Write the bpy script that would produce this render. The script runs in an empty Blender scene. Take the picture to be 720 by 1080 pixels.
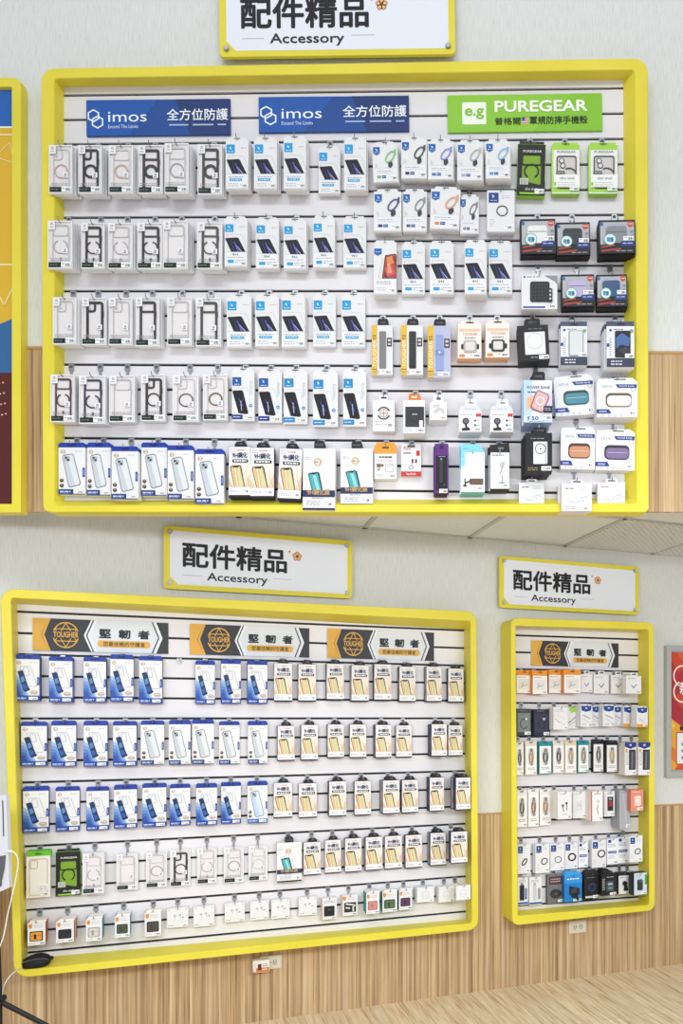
import bpy, math, random
from mathutils import Matrix, Vector
random.seed(4)
F, X0, Y0, H = 800.0, 500.0, 755.0, 1.456      # focal length and principal point of the 720x1080 frame, eye height
SC = bpy.context.scene
COL = SC.collection
E_ = 0.0005

# ------------------------------------------------------------------ materials
def lin(c):
    return c / 12.92 if c <= .04045 else ((c + .055) / 1.055) ** 2.4
def rgb(h):
    h = h.lstrip('#')
    return tuple(lin(int(h[i:i + 2], 16) / 255) for i in (0, 2, 4)) + (1,)
MATS = {}
def M(h, rough=.5, metal=0.0):
    k = (h, rough, metal)
    if k not in MATS:
        if h in NAMED: return NAMED[h]
        m = bpy.data.materials.new('paint_' + h.strip('#')); m.use_nodes = True
        b = m.node_tree.nodes['Principled BSDF']
        b.inputs['Base Color'].default_value = rgb(h); b.inputs['Roughness'].default_value = rough; b.inputs['Metallic'].default_value = metal
        b.inputs['Specular IOR Level'].default_value = .35
        MATS[k] = m
    return MATS[k]
NAMED = {}
def newmat(name):
    m = bpy.data.materials.new(name); m.use_nodes = True; nt = m.node_tree
    return m, nt, nt.nodes['Principled BSDF']
def noise_mat(name, scale3, stops, nscale=1.0, detail=4, rough=.6, bump=0, rough2=.55):
    m, nt, b = newmat(name)
    tc = nt.nodes.new('ShaderNodeTexCoord'); mp = nt.nodes.new('ShaderNodeMapping'); mp.inputs['Scale'].default_value = scale3
    n = nt.nodes.new('ShaderNodeTexNoise'); n.inputs['Scale'].default_value = nscale; n.inputs['Detail'].default_value = detail; n.inputs['Roughness'].default_value = rough2
    r = nt.nodes.new('ShaderNodeValToRGB'); el = r.color_ramp.elements
    while len(el) < len(stops): el.new(.5)
    for e, (p, c) in zip(el, stops): e.position = p; e.color = rgb(c)
    nt.links.new(tc.outputs['Object'], mp.inputs[0]); nt.links.new(mp.outputs[0], n.inputs['Vector'])
    nt.links.new(n.outputs[0], r.inputs[0]); nt.links.new(r.outputs[0], b.inputs['Base Color'])
    b.inputs['Roughness'].default_value = rough; b.inputs['Specular IOR Level'].default_value = .25
    if bump:
        bp = nt.nodes.new('ShaderNodeBump'); bp.inputs['Strength'].default_value = bump; bp.inputs['Distance'].default_value = .002
        nt.links.new(n.outputs[0], bp.inputs['Height']); nt.links.new(bp.outputs[0], b.inputs['Normal'])
    return m, nt, b, mp, r
NAMED['wallpaper'] = noise_mat('wallpaper', (260, 260, 18), [(.25, '#cacbc8'), (.5, '#d8d9d6'), (.8, '#e1e2e0')], rough=.8, bump=.25)[0]
NAMED['yellow'] = noise_mat('yellow_lacquer', (3, 3, 3), [(.3, '#dccd3e'), (.7, '#e6d74c')], rough=.42)[0]
NAMED['slat'] = noise_mat('white_melamine', (1.5, 1.5, 1.5), [(.3, '#dedadd'), (.7, '#e6e3e5')], rough=.35)[0]
NAMED['tile'] = noise_mat('ceiling_board', (40, 40, 40), [(.3, '#dfe2e4'), (.7, '#e6e9eb')], rough=.9)[0]
NAMED['steel'] = M('#9fa1a4', .36, .8)
NAMED['silver'] = M('#b4b6b6', .4, .3)
NAMED['wire'] = M('#8d9093', .3, .85)

# vertical wood laminate: broad boards of differing tone with fine dark grain
def wood_wall():
    m, nt, b, mp, r = noise_mat('oak_laminate', (105, 105, 1.3), [(.3, '#7d5f42'), (.4, '#a58660'), (.52, '#c0a27c'), (.72, '#d6bf9d')], detail=7, rough=.5, rough2=.68)
    n2 = nt.nodes.new('ShaderNodeTexNoise'); n2.inputs['Scale'].default_value = 1; n2.inputs['Detail'].default_value = 2
    mp2 = nt.nodes.new('ShaderNodeMapping'); mp2.inputs['Scale'].default_value = (34, 34, .12)
    tc = [n for n in nt.nodes if n.type == 'TEX_COORD'][0]
    nt.links.new(tc.outputs['Object'], mp2.inputs[0]); nt.links.new(mp2.outputs[0], n2.inputs['Vector'])
    mx = nt.nodes.new('ShaderNodeMix'); mx.data_type = 'RGBA'; mx.blend_type = 'OVERLAY'; mx.inputs[0].default_value = .7
    nt.links.new(r.outputs[0], mx.inputs[6]); nt.links.new(n2.outputs[0], mx.inputs[7]); nt.links.new(mx.outputs[2], b.inputs['Base Color'])
    return m
NAMED['wood'] = wood_wall()
def floor_mat():
    m, nt, b, mp, r = noise_mat('pale_floor_planks', (60, 4, 60), [(.3, '#b9986c'), (.46, '#dcc7a4'), (.7, '#eee0c6')], detail=5, rough=.4, rough2=.6)
    tc = [n for n in nt.nodes if n.type == 'TEX_COORD'][0]
    mp2 = nt.nodes.new('ShaderNodeMapping'); mp2.inputs['Rotation'].default_value = (0, 0, math.pi / 2)
    br = nt.nodes.new('ShaderNodeTexBrick'); br.inputs['Scale'].default_value = 1; br.inputs['Brick Width'].default_value = .9; br.inputs['Row Height'].default_value = .095
    br.inputs['Mortar Size'].default_value = .0016; br.inputs['Color1'].default_value = (.88, .88, .88, 1); br.inputs['Color2'].default_value = (1, 1, 1, 1); br.inputs['Mortar'].default_value = (.42, .34, .26, 1)
    br.offset = .37
    mx = nt.nodes.new('ShaderNodeMix'); mx.data_type = 'RGBA'; mx.blend_type = 'MULTIPLY'; mx.inputs[0].default_value = .8
    nt.links.new(tc.outputs['Object'], mp2.inputs[0]); nt.links.new(mp2.outputs[0], br.inputs['Vector'])
    nt.links.new(r.outputs[0], mx.inputs[6]); nt.links.new(br.outputs[0], mx.inputs[7]); nt.links.new(mx.outputs[2], b.inputs['Base Color'])
    return m
NAMED['floor'] = floor_mat()
def clear_mat():
    m = bpy.data.materials.new('clear_plastic'); m.use_nodes = True; nt = m.node_tree
    for n in list(nt.nodes): nt.nodes.remove(n)
    o = nt.nodes.new('ShaderNodeOutputMaterial'); t = nt.nodes.new('ShaderNodeBsdfTransparent'); g = nt.nodes.new('ShaderNodeBsdfGlossy'); mx = nt.nodes.new('ShaderNodeMixShader')
    t.inputs[0].default_value = (.97, .97, .97, 1); g.inputs[1].default_value = .35; mx.inputs[0].default_value = .05
    nt.links.new(t.outputs[0], mx.inputs[1]); nt.links.new(g.outputs[0], mx.inputs[2]); nt.links.new(mx.outputs[0], o.inputs[0])
    return m
NAMED['clear'] = clear_mat()

# ------------------------------------------------------------------ object helpers
def link(o, parent=None):
    COL.objects.link(o)
    if parent is not None: o.parent = parent
    return o
def tag(o, label, cat, group=None):
    o['label'] = label; o['category'] = cat
    if group: o['group'] = group
    n = len(label.split())
    if not 4 <= n <= 16: print('LABEL LENGTH', n, label)
    return o
class MB:
    """collects polygons with materials and makes one mesh of them"""
    def __init__(s): s.v = []; s.f = []; s.m = []; s.mats = []
    def mi(s, mat):
        m = M(mat) if isinstance(mat, str) else mat
        if m not in s.mats: s.mats.append(m)
        return s.mats.index(m)
    def face(s, pts, mat):
        b = len(s.v); s.v += [tuple(p) for p in pts]; s.f.append(tuple(range(b, b + len(pts)))); s.m.append(s.mi(mat))
    def raw(s, vs, fs, mat):
        b = len(s.v); s.v += [tuple(p) for p in vs]; k = s.mi(mat)
        for f in fs: s.f.append(tuple(i + b for i in f)); s.m.append(k)
    def box(s, x0, x1, y0, y1, z0, z1, mat, c=0):
        if c:                                       # chamfered on the edges that run front to back
            pts = [(x0 + c, z0), (x1 - c, z0), (x1, z0 + c), (x1, z1 - c), (x1 - c, z1), (x0 + c, z1), (x0, z1 - c), (x0, z0 + c)]
        else: pts = [(x0, z0), (x1, z0), (x1, z1), (x0, z1)]
        s.prism(pts, y0, y1, mat)
    def prism(s, pts, y0, y1, mat):
        n = len(pts)
        vs = [(x, y0, z) for x, z in pts] + [(x, y1, z) for x, z in pts]
        fs = [tuple(range(n)), tuple(range(2 * n - 1, n - 1, -1))] + [(i, i + n, (i + 1) % n + n, (i + 1) % n) for i in range(n)]
        s.raw(vs, fs, mat)
    def tube(s, path, r, mat, n=8, r1=None):
        path = [Vector(p) for p in path]; rings = []
        up = Vector((.13, .31, .94))
        for i, p in enumerate(path):
            d = (path[min(i + 1, len(path) - 1)] - path[max(i - 1, 0)]).normalized()
            a = d.cross(up)
            if a.length < .05: a = d.cross(Vector((1, 0, 0)))
            a.normalize(); c = d.cross(a)
            rr = r if r1 is None else r + (r1 - r) * i / (len(path) - 1)
            rings.append([p + a * rr * math.cos(2 * math.pi * k / n) + c * rr * math.sin(2 * math.pi * k / n) for k in range(n)])
        vs = [q for g in rings for q in g]; fs = []
        for i in range(len(rings) - 1):
            for k in range(n): fs.append((i * n + k, i * n + (k + 1) % n, (i + 1) * n + (k + 1) % n, (i + 1) * n + k))
        fs += [tuple(range(n)), tuple(range(len(vs) - n, len(vs)))]
        s.raw(vs, fs, mat)
    def disc(s, cx, cz, r, y0, y1, mat, n=20):
        s.prism([(cx + r * math.cos(2 * math.pi * k / n), cz + r * math.sin(2 * math.pi * k / n)) for k in range(n)], y0, y1, mat)
    def mesh(s, name, smooth=False):
        me = bpy.data.meshes.new(name); me.from_pydata(s.v, [], s.f)
        for m in s.mats: me.materials.append(m)
        me.polygons.foreach_set('material_index', s.m)
        if smooth: me.polygons.foreach_set('use_smooth', [True] * len(s.f))
        me.update(); return me
    def obj(s, name, parent=None, smooth=False):
        return link(bpy.data.objects.new(name, s.mesh(name, smooth)), parent)

TXT = {}
def text_geo(t, off):
    off = 0
    if (t, off) not in TXT:
        cu = bpy.data.curves.new('t', 'FONT'); cu.body = t; cu.size = 1; cu.offset = off; cu.resolution_u = 3
        o = bpy.data.objects.new('t', cu); COL.objects.link(o)
        dg = bpy.context.evaluated_depsgraph_get(); me = bpy.data.meshes.new_from_object(o.evaluated_get(dg))
        vs = [(v.co.x, v.co.y) for v in me.vertices]; fs = [tuple(p.vertices) for p in me.polygons]
        bpy.data.objects.remove(o); bpy.data.curves.remove(cu); bpy.data.meshes.remove(me)
        xs = [a for a, _ in vs]; ys = [b for _, b in vs]
        TXT[t, off] = ([((a - min(xs)) / (max(xs) - min(xs)), (b - min(ys)) / (max(ys) - min(ys))) for a, b in vs], fs)
    return TXT[t, off]

class Art:
    """a package, sign or banner: parts drawn in u (left to right) and v (top to bottom), front face at y = 0"""
    def __init__(s, w, h, d): s.w, s.h, s.d = w, h, d; s.parts = []; s.cur = None
    def part(s, name, parent=None, back=False, label=None):
        s.cur = MB(); s.parts.append((name, parent, s.cur, back, label)); return s
    def xz(s, u, v): return ((u - .5) * s.w, (1 - v) * s.h)
    def solid(s, u0, v0, u1, v1, y0, y1, mat, c=0):
        a, b = s.xz(u0, v1); c_, d_ = s.xz(u1, v0); s.cur.box(a, c_, y0, y1, b, d_, mat, c); return s
    def poly(s, pts, mat, l=1, t=0):
        q = [s.xz(u, v) for u, v in pts]
        if t: s.cur.prism(q, -E_ * l - t, -E_ * l, mat)
        else: s.cur.face([(x, -E_ * l, z) for x, z in q], mat)
        return s
    def rect(s, u0, v0, u1, v1, mat, l=1, t=0): return s.poly([(u0, v1), (u1, v1), (u1, v0), (u0, v0)], mat, l, t)
    def strip(s, ou, inn, mat, l, t, closed=True):
        a = [s.xz(*p) for p in ou]; b = [s.xz(*p) for p in inn]; n = len(a); y = -E_ * l
        rng = range(n if closed else n - 1)
        for i in rng:
            j = (i + 1) % n
            s.cur.face([(a[i][0], y - t, a[i][1]), (a[j][0], y - t, a[j][1]), (b[j][0], y - t, b[j][1]), (b[i][0], y - t, b[i][1])], mat)
            if t:
                for q in (a, b): s.cur.face([(q[i][0], y - t, q[i][1]), (q[j][0], y - t, q[j][1]), (q[j][0], y, q[j][1]), (q[i][0], y, q[i][1])], mat)
        return s
    def rrp(s, u0, v0, u1, v1, r, n=4):
        k = s.w / s.h; pts = []
        for cu, cv, a0 in ((u1 - r, v0 + r * k, 0), (u0 + r, v0 + r * k, 90), (u0 + r, v1 - r * k, 180), (u1 - r, v1 - r * k, 270)):
            for i in range(n + 1):
                a = math.radians(a0 + 90 * i / n); pts.append((cu + r * math.cos(a), cv - r * k * math.sin(a)))
        return pts
    def rr(s, u0, v0, u1, v1, r, mat, l=1, t=0): return s.poly(s.rrp(u0, v0, u1, v1, r), mat, l, t)
    def rro(s, u0, v0, u1, v1, r, th, mat, l=1, t=0, skew=0):
        k = s.w / s.h
        a = s.rrp(u0, v0, u1, v1, r); b = s.rrp(u0 + th, v0 + th * k, u1 - th, v1 - th * k, max(r - th, .004))
        if skew: sk = lambda P: [(p[0] + skew * ((p[1] - v0) / (v1 - v0) - .5), p[1]) for p in P]; a, b = sk(a), sk(b)
        return s.strip(a, b, mat, l, t)
    def ell(s, cu, cv, r, mat, l=1, asp=1, rot=0, a0=0, a1=360, n=20, t=0):
        return s.poly(s.ep(cu, cv, r, asp, rot, a0, a1, n), mat, l, t)
    def ep(s, cu, cv, r, asp, rot, a0, a1, n):
        k = s.w / s.h; R = math.radians(rot); full = abs(a1 - a0) >= 360; out = []
        for i in range(n if full else n + 1):
            a = math.radians(a0 + (a1 - a0) * i / n); x, y = r * math.cos(a), r * asp * math.sin(a)
            out.append((cu + x * math.cos(R) - y * math.sin(R), cv - (x * math.sin(R) + y * math.cos(R)) * k))
        return out
    def ring(s, cu, cv, r, th, mat, l=1, asp=1, rot=0, a0=0, a1=360, n=24, t=0):
        return s.strip(s.ep(cu, cv, r, asp, rot, a0, a1, n), s.ep(cu, cv, r - th, (r * asp - th) / (r - th), rot, a0, a1, n), mat, l, t, abs(a1 - a0) >= 360)
    def line(s, pts, th, mat, l=1, t=0):
        k = s.h / s.w
        for (a, b), (c, d) in zip(pts, pts[1:]):
            dx, dy = c - a, (d - b) * k; L = math.hypot(dx, dy) or 1; nx, ny = -dy / L * th / 2, dx / L * th / 2 / k
            s.poly([(a + nx, b + ny), (a - nx, b - ny), (c - nx, d - ny), (c + nx, d + ny)], mat, l, t)
        return s
    def text(s, t, u0, v0, u1, v1, mat, l=2, off=0, rot90=False, slant=0):
        vs, fs = text_geo(t, off); hgt = (v1 - v0) * s.h if not rot90 else (u1 - u0) * s.w
        e = off * .9 * hgt; sh = [(0, 0)] if not off else [(e * math.cos(q * math.pi / 4), e * math.sin(q * math.pi / 4)) for q in range(8)]
        if off: eu, ev = e / s.w, e / s.h; u0 += eu; u1 -= eu; v0 += ev; v1 -= ev
        for k, (dx, dz) in enumerate(sh):                     # heavier strokes: the outline struck again just beside itself
            P = []
            for a, b in vs:
                if rot90: a, b = b, a; u, v = u0 + (u1 - u0) * (1 - a), v1 - (v1 - v0) * b
                else: u, v = u0 + (u1 - u0) * a, v1 - (v1 - v0) * b
                x, z = s.xz(u, v + slant * (u - u0)); P.append((x + dx, -E_ * (l + k * .06), z + dz))
            s.cur.raw(P, fs, mat)
        return s
    def dash(s, u0, v0, u1, rows, dv, mat, l=2, hgt=.012):
        r = random.Random(int(u0 * 977 + v0 * 3571 + rows))
        for i in range(rows):
            u = u0
            while u < u1 - .02:
                e = min(u1, u + r.uniform(.05, .16)); s.rect(u, v0 + i * dv, e, v0 + i * dv + hgt, mat, l); u = e + .03
        return s
    def bar(s, u0, v0, u1, v1, l=2):
        s.rect(u0, v0, u1, v1, '#f4f4f4', l); r = random.Random(int(u0 * 1000)); u = u0 + (u1 - u0) * .45
        while u < u1 - .03: e = u + r.choice((.012, .02, .03)); s.rect(u, v0 + (v1 - v0) * .3, min(e, u1 - .02), v0 + (v1 - v0) * .85, '#2a2a2a', l + 1); u = e + .018
        return s.rect(u0 + (u1 - u0) * .08, v0 + (v1 - v0) * .3, u0 + (u1 - u0) * .35, v0 + (v1 - v0) * .45, '#8a8a8a', l + 1)
    def box(s, mat='#efedee', side=None, name='carton', c=.0012):
        s.part(name, None, True)
        s.solid(0, 0, 1, 1, 0, s.d, side or mat, c)
        if side: s.rect(.008, .006, .992, .994, mat, .4)
        return s
    def tab(s, mat, u0=.3, u1=.7, hv=.14, slot=None, sq=False, depth=None):
        s.part('hang_tab', None, True)
        y1 = depth or .0015
        s.cur.prism([s.xz(u, v) for u, v in ([(u0, 0), (u1, 0), (u1, -hv), (u0, -hv)] if sq else [(u0, .0), (u1, .0), (u1, -hv * .75), (u1 - .05, -hv), (u0 + .05, -hv), (u0, -hv * .75)])], 0, y1, mat)
        m = (u0 + u1) / 2
        s.rr(m - .13, -hv * .62, m + .13, -hv * .3, .02, slot or '#3a3a3a', 1)
        return s

class Wall:
    """a wall face with its own frame: s along it, p out of it towards the room, z up"""
    def __init__(w, ox, oy, ang):
        w.o = Vector((ox, oy, 0)); w.ang = ang; w.u = Vector((math.cos(ang), math.sin(ang), 0)); w.n = Vector((math.sin(ang), -math.cos(ang), 0))
    def loc(w, px, py, p):
        d = Vector(((px - X0) / F, 1, -(py - Y0) / F)); c = Vector((0, 0, H))
        t = (p + w.n.dot(w.o) - w.n.dot(c)) / w.n.dot(d); q = c + d * t
        return Vector(((q - w.o).dot(w.u), -p, q.z))
    def world(w, v): return w.o + w.u * v.x - w.n * v.y + Vector((0, 0, v.z))
    def seat(w, o, v=None):
        o.location = w.world(v) if v is not None else w.o; o.rotation_euler = (0, 0, w.ang); return o
UP = Wall(0, 3.0, 0)
a_ = math.atan2(F, 2625 - X0)
LO = Wall((320 - X0) / F * 3.69, 3.69, a_)
# ------------------------------------------------------------------ the setting
def struct(o): o['kind'] = 'structure'; return o
def wall_mesh(W, s0, s1, z0, zm, z1, thick, name):
    b = MB()
    b.box(s0, s1, 0, thick, zm, z1, 'wallpaper'); o = struct(W.seat(b.obj(name))); return o
# upper wall (a bulkhead that carries the upper display), wallpaper over wood panelling
zb = UP.loc(0, 540, 0).z
def upper_line(px): return UP.loc(px, 367 + (px - 35) * 5 / 650, 0)
L_, R_ = upper_line(-330), upper_line(1150)
b = MB(); b.prism([(L_.x, L_.z), (R_.x, R_.z), (R_.x, 4.6), (L_.x, 4.6)], 0, .015, 'wallpaper'); struct(UP.seat(b.obj('wall_upper')))
b = MB(); b.prism([(L_.x, zb), (R_.x, zb), (R_.x, R_.z - .004), (L_.x, L_.z - .004)], -.003, .014, 'wood'); struct(UP.seat(b.obj('wall_upper_panelling')))
b = MB(); b.prism([(L_.x, L_.z - .006), (R_.x, R_.z - .006), (R_.x, R_.z + .004), (L_.x, L_.z + .004)], -.006, .0, '#b98f5e'); struct(UP.seat(b.obj('trim_1')))
# lower wall
ZC = H + (Y0 - 551) / F * 3.69
def lower_line(px): return LO.loc(px, 858 + (px - 515) * -.0488, 0)
L_, R_ = lower_line(-150), lower_line(1000)
zm = lower_line(515).z
S0, S1 = LO.loc(-260, 755, 0).x, LO.loc(1150, 755, 0).x
b = MB(); b.box(S0, S1, 0, .1, zm, ZC, 'wallpaper'); struct(LO.seat(b.obj('wall_lower')))
b = MB(); b.box(S0, S1, -.004, .1, 0, zm - .004, 'wood'); struct(LO.seat(b.obj('wall_lower_panelling')))
b = MB(); b.box(S0, S1, -.007, 0, zm - .006, zm + .003, '#b98f5e'); struct(LO.seat(b.obj('trim_2')))
b = MB(); b.box(S0, S1, -4.6, .1, -.06, 0, 'floor'); o = struct(LO.seat(b.obj('floor')))
# ceiling boards with their grid, cut where the bulkhead comes down
s_bars = [LO.loc(x, 755, 0).x for x in (384, 495, 595, 685)]
# positions of the bars where they meet the wall line
def wl(px): return LO.loc(px, 551 + (px - 320) * 204 / 2305, 0).x
bars = [wl(384), wl(495), wl(595), wl(687)]
bars = [bars[0] - .6, bars[0]] + bars[1:] + [bars[3] + .6, bars[3] + 1.2]
def to_front(s, y=3.02):                                  # how far out of the wall the ceiling runs at s
    q = LO.world(Vector((s, 0, 0))); return (q.y - y) / -LO.n.y
cb = MB()
sa, sb = S0 * .55, S1
cb.raw([(sa, 0, ZC), (sb, 0, ZC), (sb, -to_front(sb), ZC), (sa, -max(to_front(sa), .02), ZC), (sa, 0, ZC + .05), (sb, 0, ZC + .05), (sb, -to_front(sb), ZC + .05), (sa, -max(to_front(sa), .02), ZC + .05)],
       [(0, 1, 2, 3), (4, 5, 6, 7), (0, 1, 5, 4), (1, 2, 6, 5), (2, 3, 7, 6), (3, 0, 4, 7)], 'tile')
struct(LO.seat(cb.obj('ceiling')))
tb = MB()
for s in bars:
    t = to_front(s)
    if t > .05: tb.box(s - .012, s + .012, -t, -.0, ZC - .006, ZC - .0005, '#bfc0bf')
tb.box(sa, sb, -.022, -.0, ZC - .006, ZC - .0005, '#c6c6c4')
for s_, e_ in zip(bars, bars[1:]):
    for q in (.62, 1.22):
        if min(to_front(s_), to_front(e_)) > q: tb.box(s_, e_, -q - .012, -q + .012, ZC - .006, ZC - .0005, '#bfc0bf')
struct(LO.seat(tb.obj('trim_ceiling_grid')))
# two perforated vent panels let into the ceiling
for s0, s1, wh in ((bars[3], bars[4], 'left'), (bars[4], bars[5], 'right')):
    e = link(bpy.data.objects.new('ceiling_vent', None)); t = min(to_front(s0), to_front(s1), .61) - .014
    LO.seat(e, Vector((s0, 0, ZC - .004)))
    w = s1 - s0 - .024
    p = MB(); p.box(0.012, w + .012, -t, -.022, .0005, .003, '#3c3e40'); p.obj('backing', e)
    p = MB(); n = 15; st = w / n
    for i in range(-int(t / st) - 1, n + 1):                # diagonal lattice, both ways
        for sg in (0, 1):
            x0, x1 = i * st, i * st + t
            a, c = max(x0, 0), min(x1, w)
            if c - a < .004: continue
            ya, yc = (a - x0), (c - x0)
            if sg: pts = [(a, ya), (c, yc)]
            else: pts = [(w - a, ya), (w - c, yc)]
            (ax, ay), (cx, cy) = pts; L = math.hypot(cx - ax, cy - ay); nx, ny = -(cy - ay) / L * .0075, (cx - ax) / L * .0075
            q = [(ax + nx, ay + ny), (cx + nx, cy + ny), (cx - nx, cy - ny), (ax - nx, ay - ny)]
            p.raw([(x + .012, -.022 - y, z - .0015 * sg) for z in (-.002, 0) for x, y in q], [(0, 1, 2, 3), (4, 5, 6, 7), (0, 1, 5, 4), (1, 2, 6, 5), (2, 3, 7, 6), (3, 0, 4, 7)], '#dcdedf')
    p.obj('lattice', e)
    tag(e, f'grey perforated square ceiling vent panel, {wh} one of the two above the right sign', 'ceiling vent', 'perforated ceiling panels')

# ------------------------------------------------------------------ yellow display frames with slatted backs
def rounded(q, r, n=5):
    out = []
    for i in range(4):
        c = Vector(q[i]); e0 = (Vector(q[i - 1]) - c).normalized(); e1 = (Vector(q[(i + 1) % 4]) - c).normalized(); rr = r[i] if isinstance(r, (list, tuple)) else r
        for k in range(n + 1):
            a = math.pi / 2 * k / n; out.append(c + e0 * rr * (1 - math.sin(a)) + e1 * rr * (1 - math.cos(a)))
    return out
def display(W, depth, outer, inner, back, grooves, ro, ri, label):
    root = link(bpy.data.objects.new('slatwall_display', None)); W.seat(root)
    of = rounded([W.loc(x, y, depth) for x, y in outer], ro); inf = rounded([W.loc(x, y, depth) for x, y in inner], ri)
    bk = rounded([W.loc(x, y, .012) for x, y in back], .002)
    ob = [Vector((v.x, 0.0, v.z)) for v in of]; ch = .003                      # slight rounding of the front edges
    cen = sum(of, Vector()) / len(of)
    def inset(L, k): return [v + (cen - v).normalized() * k for v in L]
    o1 = [Vector((v.x, v.y + ch, v.z)) for v in of]; o2 = inset(of, ch); i2 = inset(inf, -ch); i1 = [Vector((v.x, v.y + ch, v.z)) for v in inf]
    b = MB(); loops = [ob, o1, o2, i2, i1, bk]; n = len(of); vs = [v for l in loops for v in l]
    fs = [(k * n + i, k * n + (i + 1) % n, (k + 1) * n + (i + 1) % n, (k + 1) * n + i) for k in range(5) for i in range(n)]
    b.raw(vs, fs, 'yellow'); b.obj('frame', root)
    # slats between the dark grooves
    (xl, ys), (xr, ye), cnt = grooves
    sl, sr = W.loc(xl, 600, 0).x - .012, W.loc(xr, 600, 0).x + .012
    def zz(k, s_):
        a = W.loc(xl, ys[0] + ys[1] * k, .012); c = W.loc(xr, ye[0] + ye[1] * k, .012); return a.z + (c.z - a.z) * (s_ - a.x) / (c.x - a.x)
    b = MB(); g = .0052
    tl = W.loc(back[0][0], back[0][1], .012).z; tr = W.loc(back[1][0], back[1][1], .012).z; br = W.loc(back[2][0], back[2][1], .012).z; bl = W.loc(back[3][0], back[3][1], .012).z
    lines = [(tl + .012, tr + .012)] + [(zz(k, sl), zz(k, sr)) for k in range(cnt)] + [(bl - .012, br - .012)]
    for (a, c), (d, f) in zip(lines, lines[1:]):
        b.prism([(sl, d + g), (sr, f + g), (sr, c - g), (sl, a - g)], -.012, -.004, 'slat')
    b.prism([(sl, bl - .012), (sr, br - .012), (sr, tr + .012), (sl, tl + .012)], -.005, -.0005, '#1b1a1b')
    b.obj('slatwall_panel', root)
    tag(root, label, 'display rack', 'yellow slatwall displays')
    return lambda k, s_: zz(k, s_)
G = {}
G['U'] = display(UP, .065, [(43, 72), (683, 61), (684, 540), (45, 540)], [(57, 82.5), (669, 73.5), (671, 531), (57, 533)], [(67.5, 92), (657, 84), (658.5, 526), (68, 528)],
                 ((68, (100.7, 25.8)), (657, (93, 26.72)), 17), [.05, .055, .02, .03], .012, 'wide yellow framed slatwall display on the upper wall')
G['L'] = display(LO, .14, [(0, 620.5), (502.5, 645), (504.5, 980.5), (15, 1032)], [(11.5, 630.5), (496, 655), (497.5, 973.5), (23, 1023.5)], [(18, 637), (489, 664), (491, 969), (29.5, 1011)],
                 ((18, (645, 22.56)), (489, (665, 18.53)), 17), .055, .012, 'large yellow framed slatwall display on the lower wall, left of the narrow one')
G['R'] = display(LO, .14, [(538.5, 651.5), (689.5, 656.5), (690.5, 960), (540, 976.5)], [(543.5, 660), (684, 664), (684.5, 954.5), (546, 966)], [(543.4, 659.6), (672.5, 666.5), (673, 949), (546.4, 960)],
                 ((543, (670, 17.83)), (672.5, (674.4, 16.97)), 17), .04, .01, 'narrow tall yellow framed slatwall display on the lower wall, right side')
# ------------------------------------------------------------------ packages
KINDS = {}
def kind(key, art, name, look, cat, plural): KINDS[key] = dict(art=art, name=name, look=look, cat=cat, plural=plural, parts=None)

def case(key, look, fc, th, rc=None, rth=.05, arc=(0, 360), cam='b', floor='#ece6e6', strip='#16261d'):
    A = Art(.094, .187, .012)
    A.part('carton', None, True)
    A.solid(0, 0, 1, 1, .006, A.d, '#e6e6e8')
    A.cur.face([(x, .0055, z) for x, z in (A.xz(.03, .985), A.xz(.97, .985), A.xz(.97, .015), A.xz(.03, .015))], floor)
    for q in ((0, 0, .035, 1), (.965, 0, 1, 1), (.035, 0, .965, .018), (.035, .982, .965, 1)): A.solid(*q, 0, .006, '#ececee')
    A.part('phone_case')
    y = -9; t = .002                                   # sits behind the window
    A.rro(.17, .075, .86, .93, .12, th, fc, y, t)
    if cam == 'a': A.rro(.17, .075, .56, .30, .13, th * .8, fc, y + .5, t); A.ell(.3, .14, .055, '#bfbcc0', y + .2); A.ell(.3, .22, .055, '#bfbcc0', y + .2)
    elif cam == 'b': A.rro(.2, .09, .83, .31, .09, th * .8, fc, y + .5, t)
    else: A.rro(.42, .085, .8, .26, .1, th * .8, fc, y + .5, t)
    A.rect(.845, .28, .875, .40, fc, y + .5, t)
    if rc:
        A.part('magnet_ring', 'phone_case'); A.ring(.51, .535, .29, rth, rc, y + 2, a0=arc[0], a1=arc[1], t=.001)
        if arc != (0, 360): A.rr(.48, .76, .55, .83, .02, rc, y + 2, .001)
    A.part('window'); A.rect(.035, .02, .965, .98, 'clear', 0)
    A.part('front_print')
    A.rr(.02, .005, .3, .185, .04, '#e9e8ea', 1); A.ring(.16, .07, .05, .02, '#6f7680', 2); A.dash(.08, .13, .25, 1, .03, '#8b9097', 2)
    A.rect(.6, .57, .82, .68, '#ededee', 1); A.ell(.71, .615, .05, '#9ba0a4', 2); A.dash(.63, .65, .8, 1, .02, '#5a5a5a', 2)
    A.dash(.1, .79, .85, 2, .035, '#9a979a', 1, .014)
    A.rect(.03, .875, .55, .975, strip, 1); A.dash(.08, .92, .4, 1, .02, '#8b9a90', 2)
    A.part('price_sticker'); A.bar(.55, .865, .95, .975, 2)
    kind(key, A, 'phone_case_box', look, 'phone case', 'boxed phone cases')
case('cpink', 'clear phone case box, faint pink ring', '#cfc9c9', .035, '#c9a39b', .045, cam='a')
case('cpinkb', 'clear phone case box, pale pink ring', '#d2cdcd', .035, '#c9aaa3', .06)
case('cgrey', 'clear phone case box, thin grey ring', '#c6c3c6', .035, '#8f9093', .035)
case('cgreyc', 'clear phone case box, open grey ring', '#c6c2c4', .03, '#a5a3a6', .03, (115, 430))
case('cplain', 'clear phone case box without ring', '#bfbbbd', .03)
case('cplaina', 'plain clear phone case box, corner camera', '#bdb9bb', .03, cam='a')
case('cdark', 'clear phone case box, dark thin ring', '#c9c6c8', .03, '#3c3b3f', .045, cam='a')
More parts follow.
